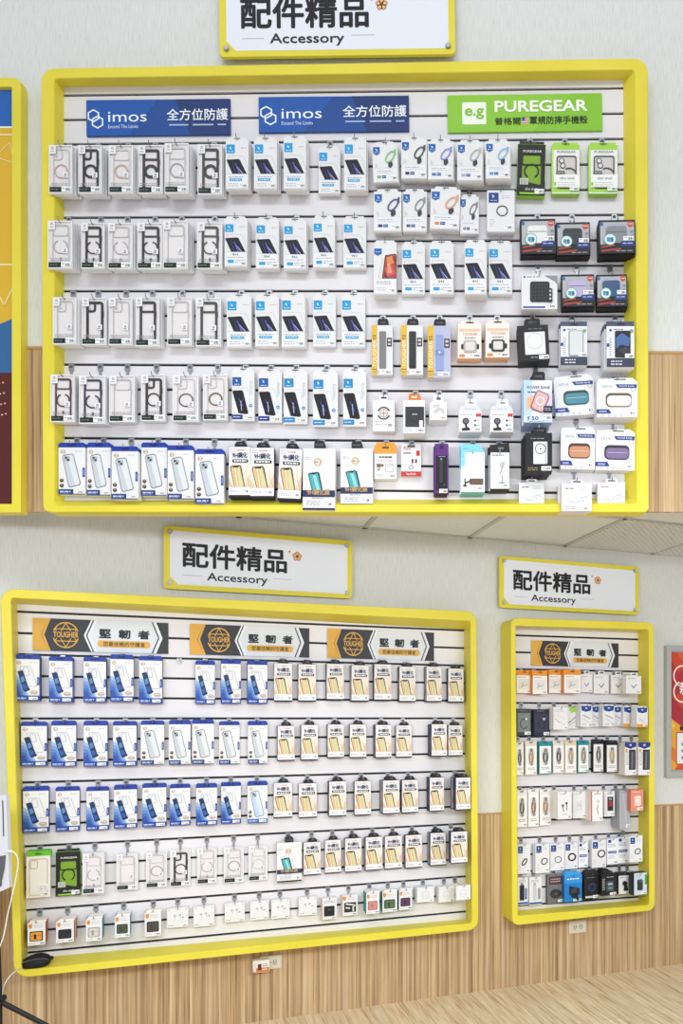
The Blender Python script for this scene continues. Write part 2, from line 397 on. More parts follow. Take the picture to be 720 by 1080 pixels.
case('cbrown', 'clear phone case box, brown double ring', '#c4c0c0', .03, '#6b5a4b', .06, cam='a')
case('kthick', 'black-framed phone case box, thick ring', '#211f22', .1, '#1d1b1e', .12)
case('kthicka', 'black-framed phone case box, big ring, corner camera', '#211f22', .1, '#262328', .1, cam='a')
case('kopen', 'black-framed phone case box, open ring', '#211f22', .095, '#1d1b1e', .05, (115, 430))
case('kring', 'black-framed phone case box, thin ring', '#211f22', .1, '#1d1b1e', .055, cam='a')
case('kplain', 'black-framed phone case box without ring', '#1f1d20', .1)
case('kplaina', 'black-framed phone case box, corner camera', '#1f1d20', .1, cam='a')
case('maroon', 'maroon-framed phone case box, open ring', '#54343a', .07, '#4a2f35', .06, (115, 430))
case('navyc', 'navy-framed phone case box, open ring', '#2b2c49', .07, '#33304a', .06, (115, 430))
case('cteal', 'faint green clear phone case box', '#c4d2cc', .03, '#b4c8bf', .02)

def protector(key, look, var):
    A = Art(.087, .207, .013).box('#e4e3e4')
    blue = '#1f9ad6' if var != 'C2' else '#1b55a8'
    if var == 'C': blue = '#1e86c4'
    if var[0] != 'C':
        A.rr(.03, .09 if var == 'A' else .11, .4, .27, .03, blue, 1); A.line([(.17, .15), (.24, .17), (.2, .19)], .05, '#dff0fa', 2); A.dash(.1, .23, .34, 1, .02, '#cfe9f7', 2)
        A.dash(.66, .155, .92, 1, .02, '#b9bcc0', 2)
        A.rro(.2, .32, .92, .68, .09, .018, '#c3c4c8', 1, 0, .26)
        A.poly([(.03, .4), (.56, .385), (.62, .4), (.93, .69), (.3, .69)], '#20202c', 2)
        A.poly([(.06, .41), (.55, .397), (.9, .682), (.32, .682)], '#15141f', 3)
        A.poly([(.4, .47), (.44, .47), (.66, .68), (.58, .68)], '#5a5fb8', 4); A.poly([(.5, .55), (.53, .55), (.78, .68), (.72, .68)], '#a9a2dc', 4); A.poly([(.28, .45), (.3, .45), (.46, .68), (.42, .68)], '#3a3c7c', 4)
        A.rect(.02, .69, .98, .985, '#e9e8ea', 4.5); A.rect(.02, .69, .98, .696, '#c9c9cc', 5)
        if var == 'A': A.dash(.14, .745, .78, 1, .03, '#8d8f96', 5, .014); A.rr(.17, .78, .72, .835, .02, '#2d9fd4', 5); A.dash(.24, .8, .66, 1, .03, '#e6f4fb', 6, .013); A.dash(.12, .885, .55, 2, .04, '#a9abb0', 5, .014)
        else: A.text('9H', .36, .725, .6, .77, '#3c3d44', 5, .02); A.dash(.12, .8, .85, 1, .03, '#9b9da2', 5, .012); A.rr(.15, .855, .42, .92, .02, '#2d9fd4', 5); A.dash(.48, .86, .9, 2, .035, '#a9abb0', 5, .014)
        A.bar(.6, .89, .95, .96, 6)
    else:
        A.rr(.02, .13, .42, .3, .03, blue, 1); A.line([(.17, .18), (.24, .2), (.2, .22)], .05, '#dff0fa', 2); A.dash(.1, .265, .34, 1, .02, '#cfe9f7', 2)
        A.rect(.80, .2, .86, .5, '#d6dadd', 1); A.dash(.80, .22, .92, 8, .035, '#b9bec4', 2)
        A.rro(.2, .34, .82, .8, .1, .018, '#c8c9cc', 1, 0, .2)
        A.poly([(.02, .40), (.42, .39), (.5, .41), (.74, .85), (.66, .87), (.3, .85), (.04, .45)], '#1d1d24', 2)
        A.poly([(.06, .42), (.42, .41), (.68, .84), (.3, .83)], '#121218', 3)
        A.line([(.3, .55), (.5, .72)], .03, '#4d56b5', 4); A.line([(.52, .55), (.33, .72)], .02, '#3d3f7e', 4); A.line([(.4, .6), (.44, .8)], .03, '#c3bde8', 4)
        A.ell(.84, .7, .075, '#2878b5', 3); A.dash(.8, .695, .89, 1, .03, '#d8ebf6', 4)
        A.rr(.0, .88, .48, .97, .02, '#1b2d86' if var == 'C2' else '#1f7fc0', 4); A.dash(.06, .92, .4, 1, .02, '#dbe8f4', 5, .014); A.bar(.55, .9, .95, .97, 5)
    A.part('hang_flap', None, True); A.cur.prism([A.xz(u, v) for u, v in ((.08, 0), (.92, 0), (.92, -.035), (.86, -.055), (.14, -.055), (.08, -.035))], 0, .002, '#e4e3e4'); A.rr(.36, -.04, .64, -.022, .02, '#55555a', 1)
    kind(key, A, 'screen_protector_box', look, 'screen protector', 'screen protector boxes')
protector('pA', 'white screen protector box, long blue bar', 'A')
protector('pB', 'white 9H screen protector box, small blue square', 'B')
protector('pC', 'white protector box, dark phone, vertical lettering', 'C')
protector('pC2', 'white protector box, royal blue logo, vertical lettering', 'C2')

def bluebox(key, look, var):
    A = Art(.093, .185, .016).box('#e4e3e4', '#1d3d94' if var == 'g' else '#e9e8ea')
    gold = '#bfa47c'
    A.ring(.17, .09, .085, .025, gold, 2); A.dash(.1, .083, .26, 1, .03, gold, 2, .018); A.dash(.62, .075, .88, 1, .03, '#a9b4d0', 2, .012)
    if var == 'g':
        for i, c in enumerate(('#9fb6dd', '#7d9cd2', '#5b82c6', '#3d68b5', '#2a4fa0')):
            k = i * .07; A.poly([(.01, .93), (.01, .38 + k * 1.3), (.12 + (.1 - k * .2), .45 + k), (.62 - k * 1.2, .93)], c, 1 + i * .2)
        A.rro(.34, .17, .78, .66, .06, .018, '#9aa5b8', 3, 0, .28); A.rro(.36, .2, .58, .4, .06, .018, '#9aa5b8', 3, 0, .06)
        A.poly([(.12, .3), (.3, .27), (.34, .29), (.56, .68), (.62, .72), (.6, .75), (.42, .79), (.36, .77)], '#1d2a52', 4)
        A.poly([(.15, .315), (.29, .29), (.52, .7), (.39, .75)], '#16335f', 5); A.poly([(.24, .45), (.36, .41), (.43, .52), (.29, .57)], '#4f86b8', 6); A.poly([(.3, .6), (.47, .62), (.52, .7), (.38, .74)], '#2a58a8', 6)
        A.ell(.78, .80, .15, '#b3a08c', 5, .6); A.ell(.78, .80, .11, '#d9d2c8', 6, .55); A.dash(.7, .8, .88, 1, .03, '#6b5a4a', 7)
        A.rect(.0, .875, 1, 1, '#24449c', 3)
    else:
        bc = '#c3c8cd' if var == 'b' else '#b9cbe6'
        A.poly([(.14, .2), (.2, .155), (.5, .13), (.57, .16), (.83, .75), (.8, .8), (.44, .85), (.37, .82)], '#777b80', 2)
        A.poly([(.165, .205), (.215, .175), (.495, .15), (.55, .175), (.8, .75), (.775, .785), (.455, .832), (.395, .8)], bc, 3)
        A.poly([(.55, .175), (.8, .75), (.775, .785), (.62, .8), (.3, .17), (.495, .15)], '#d9dde0' if var == 'b' else '#cfdcf0', 3.5)
        A.rr(.22, .19, .44, .30, .04, '#a9afb5', 4); A.ell(.29, .22, .045, '#2c2f36', 5); A.ell(.37, .265, .045, '#2c2f36', 5)
        A.ell(.13, .7, .075, '#2a2320', 5); A.ell(.13, .81, .075, '#2a2320', 5); A.ell(.13, .69, .035, '#b28a5c', 6); A.ell(.13, .8, .035, '#b28a5c', 6)
        A.rect(.0, .885, .56, 1, '#2d3f78' if var == 'b' else '#3a62b4', 3); A.rect(0, .985, 1, 1, '#20357c', 3.5)
        if var == 'c': A.rect(.0, .885, 1, 1, '#4a76c4', 2.6)
    A.rr(.9, .43, .99, .63, .03, '#2a4a9c', 4); A.rect(.93, .47, .96, .59, '#8fa3d0', 5)
    A.dash(.06, .925, .46, 1, .03, '#cfd8ee', 5, .022); A.dash(.06, .962, .4, 1, .03, '#9fb0dc', 5, .012)
    A.bar(.57, .905, .93, .975, 6)
    A.part('hang_tab', None, True)
    A.cur.prism([A.xz(u, v) for u, v in ((.0, 0), (1, 0), (1, -.07), (.93, -.105), (.07, -.105), (.0, -.07))], 0, A.d * .8, '#1d3c9c'); A.rr(.34, -.07, .66, -.035, .02, '#10225c', 1)
    kind(key, A, 'phone_case_box', look, 'phone case', 'blue and white phone case boxes')
bluebox('bG', 'blue-topped phone case box, tilted dark phone', 'g')
bluebox('bB', 'blue-topped phone case box, pale phone back', 'b')
bluebox('bC', 'blue-topped phone case box, sky blue phone', 'c')

def nineh(key, look):
    A = Art(.085, .185, .015).box('#e6e4e4', '#26284f'); 
    A.rect(.0, .965, 1, 1, '#1e1f30', 1)
    A.dash(.05, .05, .3, 2, .045, '#b9a9c8', 2, .012); A.text('TOUGHER', .36, .055, .72, .085, '#d08a4e', 2, .02)
    A.text('9H鋼化', .16, .115, .86, .23, '#33345a', 2, .03)
    A.rr(.16, .255, .9, .32, .05, '#2c2b33', 2); A.dash(.24, .272, .82, 1, .03, '#e6e6e6', 3, .03)
    A.rect(.0, .33, 1, .81, '#e8dcd2', 1); A.poly([(0, .81), (0, .62), (.2, .81)], '#dcbb9e', 1.4); A.poly([(1, .81), (1, .5), (.72, .81)], '#dcc0a6', 1.4)
    A.poly([(.06, .42), (.12, .385), (.52, .37), (.58, .4), (.75, .8), (.25, .8)], '#2a2424', 2)
    A.poly([(.1, .43), (.14, .405), (.5, .395), (.54, .41), (.7, .8), (.28, .8)], '#d9c58c', 3)
    A.poly([(.18, .42), (.34, .41), (.48, .8), (.34, .8)], '#d9ae86', 4); A.poly([(.36, .41), (.5, .4), (.67, .8), (.52, .8)], '#cdd0a2', 4); A.poly([(.26, .42), (.31, .42), (.44, .8), (.39, .8)], '#f0ddb6', 5)
    A.rr(.2, .385, .46, .42, .03, '#2a2424', 5)
    A.rro(.3, .38, .78, .9, .06, .02, '#efe9d2', 5, 0, .0) if False else A.line([(.62, .41), (.7, .41), (.88, .8)], .022, '#f3efdc', 4)
    A.line([(.52, .4), (.72, .8)], .022, '#a8894a', 4.5); A.line([(.76, .5), (.94, .8)], .02, '#d8b26e', 4)
    A.rect(.0, .81, 1, .965, '#e9e8ea', 5.5); A.dash(.06, .87, .5, 2, .03, '#b2b2b6', 6, .016); A.bar(.62, .85, .95, .93, 6)
    A.part('hang_tab', None, True); A.cur.prism([A.xz(u, v) for u, v in ((.28, 0.0), (.78, 0.0), (.80, -.05), (.7, -.105), (.36, -.105), (.26, -.05))], .002, A.d, '#1b1b1d'); A.rr(.44, -.075, .62, -.04, .02, '#58585c', -3.5)
    kind(key, A, 'screen_protector_box', look, 'screen protector', 'black-tabbed glass protector boxes')
nineh('n9', 'black-tabbed 9H glass protector box')
def tealphone(key, look):
    A = Art(.12, .215, .02).box('#e4e3e4', '#e4e3e4'); A.rect(0, .965, 1, 1, '#24242c', 1)
    A.dash(.06, .14, .26, 2, .03, '#b5b7d0', 2, .012); A.ring(.46, .22, .12, .02, '#c39c62', 2); A.ring(.46, .22, .08, .012, '#c39c62', 2); A.dash(.36, .21, .57, 1, .03, '#c39c62', 3, .022)
    A.rro(.34, .31, .66, .72, .07, .014, '#c8cacc', 1, 0, .16)
    A.poly([(.16, .42), (.2, .4), (.46, .38), (.51, .4), (.64, .72), (.3, .72)], '#23303a', 2); A.poly([(.19, .425), (.46, .4), (.6, .72), (.33, .72)], '#4aa9ae', 3); A.poly([(.3, .44), (.4, .43), (.56, .72), (.46, .72)], '#8fd0cc', 4); A.rr(.27, .395, .4, .42, .02, '#23303a', 5)
    A.rect(0, .68, 1, .79, '#2a2f55', 4.5); A.text('9H鋼化膜', .14, .665, .84, .76, '#b99b6e', 6, .03); A.dash(.3, .805, .62, 1, .03, '#8a8a92', 5, .01)
    A.dash(.12, .85, .56, 3, .03, '#b6b8bc', 5, .014); A.bar(.66, .86, .94, .94, 5)
    A.tab('#1c1c1e', .34, .66, .13, '#4c4c50', depth=.02)
    kind(key, A, 'screen_protector_box', look, 'screen protector', 'navy-banded glass protector boxes')
tealphone('tp', 'tall white protector box, teal phone, navy band')

def ringbox(key, look, col, sw):
    A = Art(.098, .165, .011).box('#e5e4e4')
    A.poly([(.03, .07), (.3, .07), (.3, .24), (.165, .29), (.03, .24)], '#1d5fae', 1); A.line([(.13, .13), (.2, .155), (.15, .18)], .04, '#d6e6f6', 2); A.dash(.07, .215, .27, 1, .02, '#cfe0f2', 2)
    A.ring(.7, .34, .29, .06, col, 2, .55, 58, t=.001); A.ring(.705, .345, .2, .02, '#e9e9ea', 2.4, .5, 58)
    A.poly([(.62, .5), (.78, .46), (.8, .56), (.7, .63), (.62, .6)], '#3b3d42', 4); A.poly([(.86, .16), (.95, .14), (.94, .3), (.88, .28)], col, 4)
    A.dash(.1, .5, .2, 3, .04, '#b9b9bd', 1, .015); A.rect(.02, .635, .98, .985, '#e9e8ea', 3.6); A.rect(.02, .632, .98, .638, '#cfcfd2', 4)
    A.dash(.16, .7, .74, 1, .03, '#8fa0c0', 4, .018); A.dash(.16, .75, .9, 1, .03, '#b5b8be', 4, .012); A.rect(.16, .82, .32, .895, sw, 4); A.rect(.35, .82, .52, .895, '#215b9c', 4); A.dash(.38, .85, .5, 1, .02, '#dce8f4', 5); A.bar(.65, .84, .95, .94, 5)
    A.part('hang_flap', None, True); A.cur.prism([A.xz(u, v) for u, v in ((.12, 0), (.88, 0), (.88, -.03), (.82, -.06), (.18, -.06), (.12, -.03))], 0, .002, '#e4e3e4'); A.rr(.4, -.045, .6, -.02, .02, '#55555a', 1)
    kind(key, A, 'phone_ring_box', look, 'ring box', 'phone ring boxes')
for k_, n_, c_, s_ in (('rgreen', 'green', '#8fc08a', '#6fae6a'), ('rblack', 'black', '#4a4a50', '#3c3c42'), ('rpurple', 'violet blue', '#8d8fd0', '#5a6cc0'), ('rgrey', 'silver grey', '#b3b4b8', '#a4b4c4'), ('rblue', 'light blue', '#8fb8d8', '#4a9ad0'), ('rnavy', 'dark navy', '#55567e', '#3a3d70'), ('rslate', 'slate', '#8c8f96', '#5b5e66'), ('rorange', 'orange', '#d9a382', '#d98a5c'), ('rash', 'ash grey', '#75777b', '#8a8a8a')):
    ringbox(k_, f'white box with {n_} tilted phone ring', c_, s_)
def circlebox(key, look, asp=1, cu=.55, cv=.5, rot=0, navy='#1f3f86', rc='#2b2b30', th=.035, w=.1, h=.165, r=.21):
    A = Art(w, h, .016).box('#e4e3e4', '#dcdde6'); A.rr(.06, .06, .42, .3, .02, navy, 1); A.line([(.18, .12), (.26, .15), (.2, .18)], .04, '#d6e6f6', 2); A.dash(.12, .24, .36, 1, .02, '#cfe0f2', 2)
    A.dash(.52, .13, .86, 2, .05, '#b5b9c4', 1, .016); A.ring(cu, cv, r, th, rc, 2, asp, rot, t=.001); A.dash(.1, .7, .28, 4, .05, '#b9bac0', 1, .015); A.bar(.6, .84, .93, .94, 2)
    kind(key, A, 'magnetic_ring_box', look, 'ring box', 'magnetic ring boxes')
circlebox('circ', 'white box with round black ring')
circlebox('circt', 'slim white box with slanted black ring', .55, .55, .6, 55, w=.075, h=.16, r=.3, th=.08)
circlebox('circs', 'white box with slightly tilted black ring', .85, .62, .6, 40, w=.08, h=.155, r=.25, th=.06)
circlebox('circr', 'white box with plain thin black ring', 1, .55, .6, 0, w=.08, h=.155, r=.24, th=.04)
circlebox('circb', 'white box with bold black ring', 1, .55, .55, 0, w=.075, h=.155, r=.32, th=.11, rc='#232126')
circlebox('circd', 'wide white box with bold round ring', .95, .66, .5, 20, w=.085, h=.16, r=.28, th=.08)
def redphone():
    A = Art(.089, .21, .02).box('#e4e3e4'); A.poly([(.02, .12), (.35, .12), (.35, .22), (.19, .26), (.02, .22)], '#1d5fae', 1); A.dash(.08, .18, .3, 1, .02, '#cfe0f2', 2)
    A.poly([(.5, .25), (.95, .22), (1.0, .25), (1.0, .69), (.36, .69)], '#4a2626', 2); A.poly([(.55, .265), (.98, .24), (.98, .68), (.4, .68)], '#b4463a', 3)
    for q, c in (([(.55, .3), (.8, .26), (.9, .4), (.6, .45)], '#dd8a52'), ([(.5, .5), (.75, .42), (.95, .6), (.6, .66)], '#d2605a'), ([(.6, .42), (.7, .4), (.8, .58), (.62, .6)], '#e6a978'), ([(.42, .66), (.5, .56), (.62, .68)], '#7a2a3c'), ([(.82, .3), (.97, .26), (.97, .5)], '#8c2f38')): A.poly(q, c, 4)
    A.line([(.4, .3), (.22, .66), (.3, .7)], .02, '#b9bbc0', 2); A.rect(.02, .7, .98, .985, '#e9e8ea', 4.6); A.dash(.12, .75, .75, 2, .035, '#8a8d98', 5, .014); A.dash(.12, .87, .55, 2, .04, '#b5b7bb', 5, .014); A.bar(.64, .88, .95, .96, 5)
    A.part('hang_flap', None, True); A.cur.prism([A.xz(u, v) for u, v in ((.08, 0), (.92, 0), (.92, -.02), (.86, -.035), (.14, -.035), (.08, -.02))], 0, .002, '#e4e3e4')
    kind('red', A, 'screen_protector_box', 'white protector box with fiery red phone picture', 'screen protector', 'screen protector boxes')
redphone()
def strap(key, look, col, bg, kind_):
    A = Art(.083, .195, .02).box(bg, '#d5d4d8'); A.rect(.0, .0, .26, 1, '#e3b83a', 1); A.text('TOUGHER', .05, .30, .21, .84, '#f2ede0', 2, .02, rot90=True); A.dash(.05, .2, .2, 2, .05, '#8a6a1c', 2, .03)
    A.rect(0, .875, .26, .89, '#8a6a1c', 2)
    A.part('watch_strap')
    if kind_ == 0: A.rr(.36, .13, .68, .87, .04, col, 1, .003)
    elif kind_ == 1:
        A.rr(.36, .13, .68, .87, .05, '#26272b', 1, .003)
        for i in range(16): A.rect(.38, .16 + i * .042, .66, .178 + i * .042, '#3f4045', 8)
    else: A.rr(.36, .18, .68, .5, .03, col, 1, .003); A.rr(.36, .54, .68, .87, .03, col, 1, .003); A.rr(.33, .48, .71, .57, .04, '#7e96c8', 8, .002); A.ell(.52, .53, .05, '#dfe3ea', 14)
    A.part('front_print'); A.rr(.72, .25, .96, .43, .03, '#3a2430', 1); A.rect(.77, .28, .91, .33, '#c9c3c8', 2); A.rect(.77, .36, .91, .4, '#c9c3c8', 2); A.dash(.05, .92, .35, 2, .03, '#8f8a80', 2); A.bar(.45, .9, .94, .975, 3)
    A.tab('#1c1c1e', .28, .78, .13, '#55555a', depth=.02)
    kind(key, A, 'watch_strap_box', look, 'watch strap', 'watch strap boxes')
strap('st1', 'watch strap box with plain grey strap', '#7d7e80', '#e4e3e4', 0)
strap('st2', 'watch strap box with ribbed black strap', '#333', '#e4e3e4', 1)
strap('st3', 'watch strap box with lilac blue strap', '#8ea2d0', '#b9bcd8', 2)
def watch(key, look, dark):
    A = Art(.092, .148, .012).box('#f3ebe3', '#e0ab84'); A.rect(.05, .155, .95, .235, '#e8c0a0', 1); A.text('TOUGHER', .2, .27, .84, .345, '#d99a6c', 2, .02); A.dash(.28, .4, .76, 1, .03, '#55504c', 2, .022); A.dash(.25, .445, .8, 1, .02, '#b9b0a8', 2)
    A.part('watch_case'); A.rr(.14, .6, .9, .74, .04, '#2d2b2d', 1, .002); A.rr(.24, .5, .8, .84, .1, '#3b393b' if dark else '#b5b0aa', 5, .003); A.rr(.32, .55, .72, .79, .06, '#dcd6cd', 12)
    A.part('front_print'); A.rect(.06, .88, .3, .97, '#d98a55', 1); A.bar(.48, .86, .94, .97, 1)
    A.part('hang_flap', None, True); A.cur.prism([A.xz(u, v) for u, v in ((.1, .04), (.9, .04), (.9, -.04), (.8, -.09), (.2, -.09), (.1, -.04))], .002, .006, '#f1e7dd'); A.rr(.34, -.05, .68, -.01, .02, '#4a4440', -3.4)
    kind(key, A, 'watch_case_box', look, 'watch case', 'watch case boxes')
watch('w1', 'peach-sided watch case box, beige case', False); watch('w2', 'peach-sided watch case box, dark case', True)
def misc(key, name, look, cat, plural, w, h, d, fn, mat='#e4e3e4', side=None):
    A = Art(w, h, d).box(mat, side); fn(A); kind(key, A, name, look, cat, plural)
def f(A): A.ring(.5, .42, .3, .06, '#2c2c30', 2, a0=20, a1=160); A.ring(.5, .42, .3, .06, '#2c2c30', 2, a0=200, a1=340); A.ring(.5, .42, .2, .03, '#c69a6c', 2); A.line([(.36, .42), (.64, .42)], .03, '#b98a58', 3); A.line([(.5, .3), (.5, .55)], .03, '#b98a58', 3); A.dash(.1, .68, .45, 2, .08, '#9a9aa0', 1, .02); A.bar(.5, .72, .92, .86, 2); A.tab('#e9e9eb', .3, .7, .16)
misc('magring', 'charger_box', 'white box with segmented black ring picture', 'charger', 'charger boxes', .085, .123, .03, f)
def f(A): A.rect(.02, .02, .98, .2, '#f4f3f2', 1); A.rr(.1, .2, .96, .82, .03, '#37373b', 2); A.ring(.53, .48, .26, .03, '#2a2a2d', 3); A.dash(.42, .42, .64, 1, .04, '#c9c9cc', 4, .03); A.rect(.74, .62, .9, .86, '#f0f0f0', 4); A.dash(.08, .88, .4, 2, .05, '#a0a0a4', 2); A.bar(.5, .86, .95, .97, 4); A.tab('#e07a2c', .25, .78, .2, '#f2e4d8', depth=.03)
misc('orsq', 'charger_box', 'orange-tabbed box with black square charger', 'charger', 'charger boxes', .087, .13, .035, f)
def f(A): A.ring(.56, .62, .3, .06, '#a9b8cc', 2, a0=0, a1=180); A.ring(.56, .62, .2, .06, '#d9bfae', 2, a0=0, a1=180); A.dash(.2, .16, .62, 2, .09, '#8a8f98', 1, .03); A.bar(.45, .78, .94, .95, 2); A.tab('#e9e8ea', .22, .82, .4, '#5d5d62', depth=.03)
misc('halfr', 'charger_box', 'small white box with rainbow arc picture', 'charger', 'charger boxes', .068, .073, .03, f)
def f(A): A.rect(.76, .1, .98, .26, '#cf3d3a', 1); A.dash(.06, .14, .6, 1, .04, '#8d8f98', 1, .03); A.ell(.3, .48, .15, '#28282b', 2); A.ell(.3, .48, .1, '#6b6b70', 3); A.line([(.3, .62), (.33, .8)], .09, '#28282b', 2); A.poly([(.12, .82), (.45, .78), (.5, .93), (.14, .95)], '#28282b', 3); A.ell(.72, .45, .05, '#55555a', 2); A.ell(.72, .68, .05, '#55555a', 2); A.dash(.8, .44, .95, 2, .22, '#9a9a9e', 2, .03); A.bar(.55, .78, .97, .95, 4); A.part('box_lid', None, True); A.cur.prism([A.xz(u, v) for u, v in ((0, 0), (1, 0), (.9, -.28), (.06, -.28))], .0, .03, '#d9d8de'); A.dash(.2, -.14, .8, 1, .03, '#b8b8c0', 1, .03); A.part('hang_tab', None, True); A.cur.prism([A.xz(u, v) for u, v in ((.28, -.28), (.8, -.28), (.78, -.55), (.7, -.62), (.38, -.62), (.3, -.55))], .002, .012, '#f0f0f2'); A.rr(.42, -.46, .66, -.4, .02, '#66666a', -3.5)
misc('hold1', 'phone_holder_box', 'white phone holder box with red corner mark', 'holder box', 'phone holder boxes', .088, .08, .032, f)
def f(A): A.rect(0, 0, 1, .25, '#e59a34', 1); A.text('StickerBuds', .2, .31, .8, .38, '#5a4a3a', 2, .02) if False else A.dash(.22, .33, .8, 1, .03, '#5a4a3a', 2, .05); A.dash(.15, .45, .85, 1, .03, '#a59a8c', 2, .02); A.rr(.1, .55, .3, .66, .04, '#7a6658', 2); A.ell(.36, .6, .07, '#8c6a50', 2); A.ell(.2, .72, .06, '#a98a70', 2); A.rro(.5, .55, .85, .8, .04, .02, '#9a9a9e', 2); A.poly([(.5, .62), (.62, .55), (.85, .58), (.72, .66)], '#d5d3d0', 3); A.dash(.1, .87, .4, 2, .04, '#8a8a8a', 2); A.bar(.55, .86, .94, .96, 3); A.part('hang_flap', None, True); A.cur.prism([A.xz(u, v) for u, v in ((.06, 0), (.94, 0), (.9, -.08), (.1, -.08))], .0, .02, '#e59a34'); A.rr(.36, .04, .66, .1, .02, '#5a4a3a', 2)
misc('orbox', 'adapter_box', 'orange-topped white box with small adapters', 'adapter', 'adapter boxes', .087, .132, .03, f)
def f(A): A.rect(.0, .84, 1, 1, '#c8342c', 1); A.text('SanDisk', .26, .885, .76, .955, '#f4e9e8', 2, .02); A.dash(.1, .08, .5, 2, .06, '#c86a64', 1, .03); A.rect(.1, .25, .5, .3, '#8a8a8e', 1); A.rect(.76, .2, .94, .36, '#c8342c', 2); A.ring(.5, .72, .14, .03, '#8a8a8e', 2, .7); A.rr(.52, .46, .62, .58, .02, '#6a4a48', 2); A.rr(.7, .46, .8, .58, .02, '#6a4a48', 2); A.line([(.57, .58), (.5, .68)], .02, '#8a8a8e', 2); A.rr(.32, .03, .7, .1, .03, '#5a5a5e', 2)
misc('sandisk', 'adapter_card', 'white card with red strip along its foot', 'adapter', 'adapter boxes', .078, .125, .012, f)
def f(A): A.rr(.1, .24, .92, .95, .03, '#1b1820', 1); A.part('adapter'); A.rr(.36, .34, .62, .8, .06, '#34343a', 2, .004); A.rr(.42, .3, .56, .36, .02, '#8a8a90', 2, .003); A.part('front_print'); A.dash(.3, .255, .8, 1, .03, '#b8a8c8', 2, .012); A.ell(.72, .83, .06, '#6a3a86', 2); A.bar(.35, .92, .95, 1.0, 3); A.rr(.4, .05, .66, .1, .02, '#2a1838', 1)
misc('purple', 'adapter_box', 'slim purple box with black adapter', 'adapter', 'adapter boxes', .062, .185, .03, f, '#5d2a77', '#4c2163')
def f(A): A.dash(.06, .1, .12, 1, .03, '#5aa8c8', 1); A.rect(.0, .0, .18, .35, '#8fd0e8', 1); A.dash(.76, .2, .84, 5, .06, '#c9cdd2', 1, .03); A.ell(.16, .84, .09, '#2b2b2e', 2, .5); A.line([(.16, .66), (.18, .84)], .05, '#2b2b2e', 2); A.line([(.16, .78), (.4, .72)], .07, '#3a3330', 3); A.rr(.36, .66, .94, .82, .03, '#6b5348', 2); A.bar(.52, .86, .92, .95, 4); A.part('box_lid', None, True); A.cur.prism([A.xz(u, v) for u, v in ((0, 0), (1, 0), (.78, -.2), (-.02, -.22))], .0, .03, '#86cce8'); A.dash(.1, -.1, .3, 1, .03, '#4a9cc0', 1, .02)
misc('gimbal', 'phone_stand_box', 'light blue topped box with folding stand picture', 'stand box', 'phone stand boxes', .092, .157, .034, f, '#f0efee', '#7cc4e2')
def f(A): A.line([(.5, .6), (.72, .32)], .05, '#9a9a9e', 2); A.line([(.62, .62), (.62, .82)], .04, '#8a8a8e', 2); A.poly([(.5, .3), (.74, .24), (.76, .34), (.54, .46)], '#b9b9bc', 3); A.ell(.6, .84, .16, '#8a8a8e', 3, .3); A.dash(.1, .07, .7, 1, .03, '#55555a', 1, .025); A.bar(.45, .86, .94, .95, 4); A.part('box_lid', None, True); A.cur.prism([A.xz(u, v) for u, v in ((-.02, 0), (1.02, 0), (.98, -.25), (-.04, -.2))], .0, .03, '#1d1d20'); A.rr(.4, -.14, .7, -.08, .02, '#6a6a6e', 1)
misc('micbox', 'phone_stand_box', 'black-topped box with jointed stand picture', 'stand box', 'phone stand boxes', .075, .145, .034, f, '#e4e3e4', '#1d1d20')
